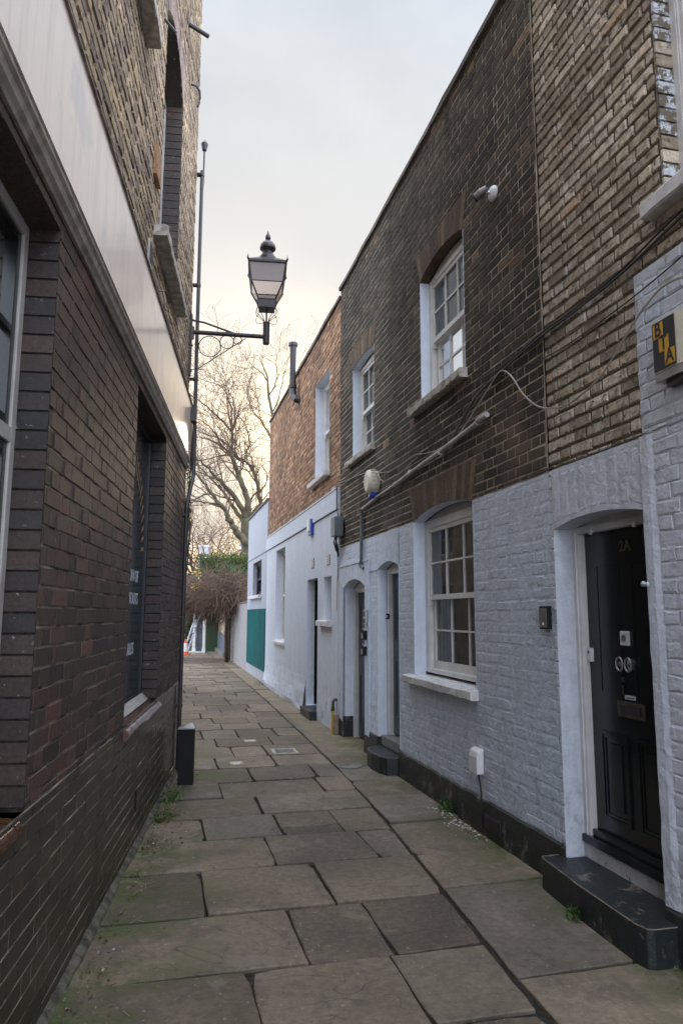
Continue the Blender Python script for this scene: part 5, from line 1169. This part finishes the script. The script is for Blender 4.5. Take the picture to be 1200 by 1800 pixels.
# foliage masses
def foliage(m,c,rad,count,size,colf=lambda:rnd.random(),flat=1):
    for i in range(count):
        u=Vector((rnd.gauss(0,1),rnd.gauss(0,1),rnd.gauss(0,1))).normalized(); k=rnd.uniform(.35,1)**.5
        p=Vector(c)+Vector((u.x*rad[0],u.y*rad[1],u.z*rad[2]))*k; q=mnoise.noise(p*1.1)
        if q<-.22: continue
        v=min(1,max(0,.5+q*.5+rnd.gauss(0,.22))); leaf(m,p,size*rnd.uniform(.6,1.3),(v,v,v),w_=.55)
t=thing('laurel_hedge',FW,(-8.0,34,0),'dark green evergreen shrubs closing the far left end of the alley','shrub')
m=MB(FW)
for c,r_ in (((-8.0,33.5,1.0),(1.6,.8,1.3)),((-7.1,34.5,1.9),(1.0,.8,1.0)),((-9.2,33,2.2),(1.4,.8,1.6)),((-6.4,36,1.2),(1.1,.8,1.3)),((-7.6,36,2.6),(1.5,.8,.7)),((-7.0,31.6,.9),(.6,.4,1.1)),((-6.7,32,1.9),(.7,.4,.9))): foliage(m,c,r_,2600,.11)
m.build('leaves',M['leaf_dark'],t)
m=MB(FW)
for i in range(14): x=-9.5+i*.3; m.tube([(x,34,0),(x+rnd.uniform(-.2,.2),34,1.0),(x+rnd.uniform(-.5,.5),34,2.0)],[.03,.025,.012],5)
m.build('stems',M['twig'],t)
t=thing('conifer_hedge',FW,(-4.7,31,0),'clipped bright green conifer hedge with a level top beyond the climber','hedge')
m=MB(FW)
for i in range(15000):
    p=Vector((rnd.uniform(-6.05,-3.2),rnd.choice((29.9,29.9,rnd.uniform(29.9,31.5))),rnd.uniform(1.2,4.05+.08*mnoise.noise(Vector((i*.01,0,0)))))); q=mnoise.noise(p*1.3); v=min(1,max(0,.45+q*.6+rnd.gauss(0,.2))); leaf(m,p,.085*rnd.uniform(.5,1.5),(v,)*3,Vector((rnd.gauss(0,.8),rnd.gauss(-.3,.8),rnd.gauss(.3,.8))),w_=.5)
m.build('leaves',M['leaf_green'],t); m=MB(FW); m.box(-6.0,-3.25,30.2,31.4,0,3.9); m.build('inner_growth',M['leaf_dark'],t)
# climber over the path
t=thing('climbing_shrub',FW,(-4.5,22.6,0),'brown tangled leafless climber arching over the far end of the path','climber')
m=MB(FW)
def tangle(c,rad,count,L,r):
    for i in range(count):
        u=Vector((rnd.gauss(0,1),rnd.gauss(0,1),rnd.gauss(0,1))).normalized()*rnd.random()**.4; p=Vector(c)+Vector((u.x*rad[0],u.y*rad[1],u.z*rad[2]))
        d=Vector((rnd.gauss(-.3,1),rnd.gauss(0,.7),rnd.gauss(0,.45))).normalized(); pts=[p]; q=p
        for k in range(5): d=(d+Vector((rnd.gauss(0,.3),rnd.gauss(0,.3),rnd.gauss(-.10,.22)))).normalized(); q=q+d*L/5; pts.append(q)
        m.tube([tuple(x) for x in pts],[r,r,r*.9,r*.8,r*.6,r*.4],3,cap=False)
for c,rad,n_ in (((-5.9,25,2.30),(1.0,.8,.50),560),((-5.0,24.5,2.12),(1.0,.8,.42),620),((-4.05,23.6,2.18),(.9,.8,.48),700),((-3.6,22.6,2.35),(.6,.8,.55),520),((-4.55,25,1.75),(.45,.5,.40),330),((-6.6,25.5,2.5),(.7,.7,.7),420)): tangle(c,rad,n_,rnd.uniform(.8,1.0),.0075)
for i in range(170):   # long arching and trailing shoots that break the outline
    p=Vector((rnd.uniform(-6.9,-3.3),rnd.uniform(22.8,25.6),rnd.uniform(1.9,2.8))); d=Vector((rnd.gauss(-.3,.8),rnd.gauss(0,.4),rnd.choice((.9,.6,-.5)))).normalized(); pts=[p]; q=p
    L_=rnd.uniform(.8,1.8)
    for k in range(8): d=(d+Vector((rnd.gauss(0,.16),rnd.gauss(0,.16),-.22+rnd.gauss(0,.08)))).normalized(); q=q+d*L_/8; pts.append(q)
    m.tube([tuple(x) for x in pts],[.011,.011,.010,.009,.008,.007,.006,.005,.004],4,cap=False)
m.build('stems',M['stem'],t)
m=MB(FW); m.tube([(-3.72,23.6,0),(-3.76,23.6,.9),(-3.74,23.6,1.45),(-3.9,23.7,1.75),(-4.4,23.8,1.93),(-5.2,24,1.90),(-6.2,24.4,2.0)],[.06,.055,.05,.045,.035,.025,.02],8); m.tube([(-3.74,23.6,1.3),(-3.45,23.4,1.8),(-3.2,23.2,2.3)],[.05,.045,.03],8); m.build('trunk',M['wood'],t,smooth=True)
m=MB(FW); foliage(m,(-4.45,24.4,1.62),(.30,.35,.45),1300,.06); foliage(m,(-4.0,23.6,2.0),(.5,.5,.45),700,.06); foliage(m,(-4.9,25,3.0),(1.4,.6,.3),300,.06); foliage(m,(-4.2,25.5,2.95),(.9,.5,.45),1100,.07); m.build('leaves',M['leaf_dark'],t)
m=MB(FW)
for c in ((-6.0,24.2,3.0),(-5.95,24.3,2.75),(-5.0,24.2,3.0),(-4.75,24.0,2.85),(-4.70,23.6,2.55),(-4.85,23.6,2.42),(-5.35,24.6,4.9)): foliage(m,c,(.10,.08,.09),26,.09)
m.build('yellow_leaves',M['leaf_yellow'],t)
t=thing('ivy',FL,(4.9,-.1,1.9),'thin ivy and dead stems hanging at the pub corner','ivy'); m=MB(FW)
for i in range(420):
    z=rnd.uniform(1.7,3.4); p=FL.w(4.75+rnd.gauss(.1,.06)+.0,-.02+rnd.gauss(0,.03)+.02,z)
    if mnoise.noise(Vector((z*3,p.x*3,0)))>-.05: leaf(m,p,rnd.uniform(.02,.045),(rnd.random(),)*3,w_=.6)
m.build('leaves',M['leaf_dark'],t)
m=MB(FL)
for i in range(16):
    z=rnd.uniform(1.6,2.6); m.tube([(4.72,.0,z),(4.78,.02+rnd.gauss(0,.02),z+.3),(4.8,.03+rnd.gauss(0,.03),z+.8)],.004,4)
m.build('stems',M['stem'],t)

# ------------------------------------------------------------------ far end of the alley
t=thing('garden_wall',FR,(17,0,0),'cream painted garden wall between the white extension and the dark gate','wall')
m=MB(FR); m.box(E4+.01,19.0,-.2,.015,0,1.86,ch=.01); m.build('wall_body',M['cream_render'],t); m=MB(FR); m.box(E4+.01,19.02,-.22,.035,1.86,1.90,ch=.008); m.build('coping',M['coping'],t)
t=thing('garden_gate',FR,(19.6,0,0),'narrow blue-grey timber gate after the cream wall','gate')
m=MB(FR)
for i in range(7): m.box(19.1+i*.13,19.225+i*.13,-.08,-.05,.05,1.85)
m.build('boards',M['dado'],t); m=MB(FR); m.box(19.02,19.09,-.12,.04,0,1.9); m.box(20.02,20.10,-.12,.04,0,1.9); m.build('gate_post',M['sash_grey'],t)
t=thing('timber_fence',FR,(21,0,0),'dark weathered timber fence with upright posts after the gate','fence')
m=MB(FR)
for i in range(11): m.box(20.14+i*.15,20.28+i*.15,-.05,-.02+.01*(i%2),.0,1.8+rnd.uniform(-.03,.03))
m.build('boards',M['wood'],t)
for s in (20.2,21.0,21.8):
    m=MB(FR); m.box(s,s+.12,-.01,.10,0,1.95); m.build('post',M['wood_pale'] if s==21.0 else M['wood'],t)
t=thing('garden_building',FR,(24.5,0,0),'low yellow brick outhouse with a slate-blue painted base','outhouse')
m=MB(FR); bricks(m,(22.4,31.6,.78,2.25),[],n=.0,mi=0,rec=.008,ch=.004,joint=.014,dep=.004); backing(m,(22.4,31.6,.7,2.3),[],-.007,1); m.poly([(22.4,-.01,0),(22.4,-2.5,0),(22.4,-2.5,2.3),(22.4,-.01,2.3)],1); m.poly([(31.6,-.01,0),(31.6,-2.5,0),(31.6,-2.5,2.3),(31.6,-.01,2.3)],1)
m.build('brick_wall',[M['brick_yellow'],M['mortar_grey']],t); m=MB(FR); m.box(22.4,31.6,-.02,.02,.16,.78); m.build('painted_base',M['dado'],t); m=MB(FR); m.box(22.4,31.6,-.1,.12,0,.16,ch=.01); m.build('kerb',M['step_stone'],t); m=MB(FR); m.box(22.35,31.65,-2.6,.12,2.3,2.38); m.build('roof',M['slate'],t)
t=thing('green_gate',FR,(27.5,0,0),'dark green gate with a pale latch bar beyond the outhouse','gate')
m=MB(FR); m.box(31.8,33.4,-.06,.0,.05,2.1); m.build('leaf',M['greendoor'],t); m=MB(FR); m.box(31.7,31.8,-.1,.06,0,2.15); m.box(33.4,33.5,-.1,.06,0,2.15); m.build('post',M['greendoor'],t); m=MB(FR); m.box(31.9,32.5,.0,.05,1.02,1.10); m.build('latch',M['whiteplastic'],t)
t=thing('white_porch',FW,(-5.6,29.2,0),'white painted posts of a porch at the far end of the path','porch')
for x in (-5.92,-5.52):
    m=MB(FW); m.box(x-.055,x+.055,29.1,29.22,.03,2.2,ch=.01); m.box(x-.07,x+.07,29.08,29.24,.03,.18,ch=.01); m.build('post',M['sash'],t)
m=MB(FW); m.box(-5.86,-5.58,29.3,29.34,.05,2.2); m.build('grey_panel',M['dado'],t)
m=MB(FW); m.prism([(-6.35,28.9),(-5.45,29.05),(-5.45,29.3),(-5.9,29.3)],-.02,.06,axis='z'); m.build('step',M['sash'],t)
m=MB(FW); m.box(-6.0,-5.4,29.15,29.19,.92,.96); m.build('rail',M['iron'],t); m=MB(FW); m.box(-6.1,-5.3,29.0,29.4,2.2,2.35); m.build('lintel',M['sash'],t)
t=thing('ladder',FW,(-6.1,28.7,0),'aluminium ladder leaning towards the white porch','ladder')
m=MB(FW)
for dx in (0,.17): m.tube([(-6.22+dx*.7,28.6+dx,.0),(-5.60+dx*.7,28.7+dx,2.1)],.034,6)
m.build('stile',M['alu'],t); m=MB(FW)
for i in range(9): k=(i+.6)/9.5; m.tube([(-6.22+.62*k,28.6+.1*k,2.1*k),(-6.10+.62*k,28.77+.1*k,2.1*k)],.026,5)
m.build('rung',M['alu'],t)
t=thing('traffic_cone',FW,(-5.88,27.4,0),'orange and white traffic cone left of the ladder','cone')
m=MB(FW); m.box(-6.04,-5.72,27.24,27.56,0,.04,ch=.01); m.lathe(-5.88,27.4,[(.13,.04),(.112,.14)],16); m.lathe(-5.88,27.4,[(.058,.45),(.03,.60),(.028,.61)],16); m.build('body',M['orange'],t); m=MB(FW); m.lathe(-5.88,27.4,[(.113,.14),(.059,.45)],16); m.build('reflective_sleeve',M['whiteplastic'],t)
t=thing('iron_post',FW,(-4.60,20.9,0),'thin black iron post at the left edge of the path beyond the pub','post'); m=MB(FW); m.tube([(-4.60,20.9,0),(-4.60,20.9,1.35)],.022,8); m.lathe(-4.60,20.9,[(.03,1.35),(.035,1.38),(.015,1.42)],10); m.lathe(-4.60,20.9,[(.04,0),(.04,.06),(.024,.08)],10); m.build('shaft',M['iron'],t)
# distant houses
t=thing('distant_house',FW,(-6.2,46,0),'distant house with a white painted chimney behind the hedge','house')
m=MB(FW); m.box(-12,-5.2,46,52,0,3.6); m.build('wall',M['brick_orange'],t); m=MB(FW); m.prism([(-12.3,3.6),(-4.9,3.6),(-8.6,4.2)],45.8,52.2); rf=m.build('roof',M['slate'],t); m=MB(FW); m.box(-9.05,-8.48,45.2,45.8,0,5.75,ch=.02); m.box(-9.1,-8.43,45.15,45.85,5.75,5.9); m.build('chimney',M['sill_white'],rf)
t=thing('distant_villa',FW,(-4.2,44,0),'distant brick house with a dark slate roof behind the plane tree','house')
m=MB(FW); m.box(-6.0,2,44,52,0,5.6); m.build('wall',M['brick_orange'],t); m=MB(FW); m.prism([(43.6,5.6),(52.4,5.6),(48,8.0)],-6.3,2.4,axis='s') ; m.build('roof',M['slate'],t); m=MB(FW); m.box(-6.35,2.4,43.5,43.62,5.5,5.66); m.build('gutter',M['sash'],t)
for x in (-5.3,-3.8):
    m=MB(FW); m.box(x,x+.8,43.96,44,3.6,5.0); w_=m.build('window',M['sash'],t); m=MB(FW); m.box(x+.07,x+.37,43.95,43.958,3.67,4.93); m.box(x+.43,x+.73,43.95,43.958,3.67,4.93); m.build('pane',M['signboard'],w_)

# neighbouring building set back beyond the pub: out of the picture, but the sash windows mirror it
t=thing('neighbouring_house',FL,(9,-2.4,0),'set-back brick house beyond the pub, mirrored in the sash windows','house')
no=[Op(7.0+2.2*k,8.0+2.2*k,z,z+1.35,d=.1) for k in range(3) for z in (.9,2.9)]
b=MB(FL); b.F=Frame((FL.P-FL.N*2.4)[:2],FL.D[:2],FL.N[:2])
bricks(b,(5.6,13.2,0,4.9),[o.hole for o in no],mi=0,L=.225,rise=.075,rec=.008,ch=.003,joint=.012); backing(b,(5.6,13.2,0,4.9),[o.hole for o in no],-.006,1)
for o_ in no: reveal(b,o_,1,1)
shell(b,5.6,13.2,-6,4.9,1); b.build('brick_wall',[M['brick_yellow'],M['mortar_grey']],t)
for o_ in no:
    m=MB(b.F); grid_sash(m,o_.s0,o_.s1,o_.z0,o_.zs,-.1,-.06,3,4); w_=m.build('window',M['sash'],t); m=MB(b.F); m.poly([(o_.s0,-.09,o_.z0),(o_.s1,-.09,o_.z0),(o_.s1,-.09,o_.zs),(o_.s0,-.09,o_.zs)]); m.build('pane',M['signboard'],w_)
m=MB(b.F); m.box(5.55,13.25,-.3,.05,4.9,5.05); m.build('coping',M['sill'],t); m=MB(b.F); m.poly([(5.6,-.02,4.89),(13.2,-.02,4.89),(13.2,-6,4.89),(5.6,-6,4.89)]); m.build('roof',M['roof'],t)
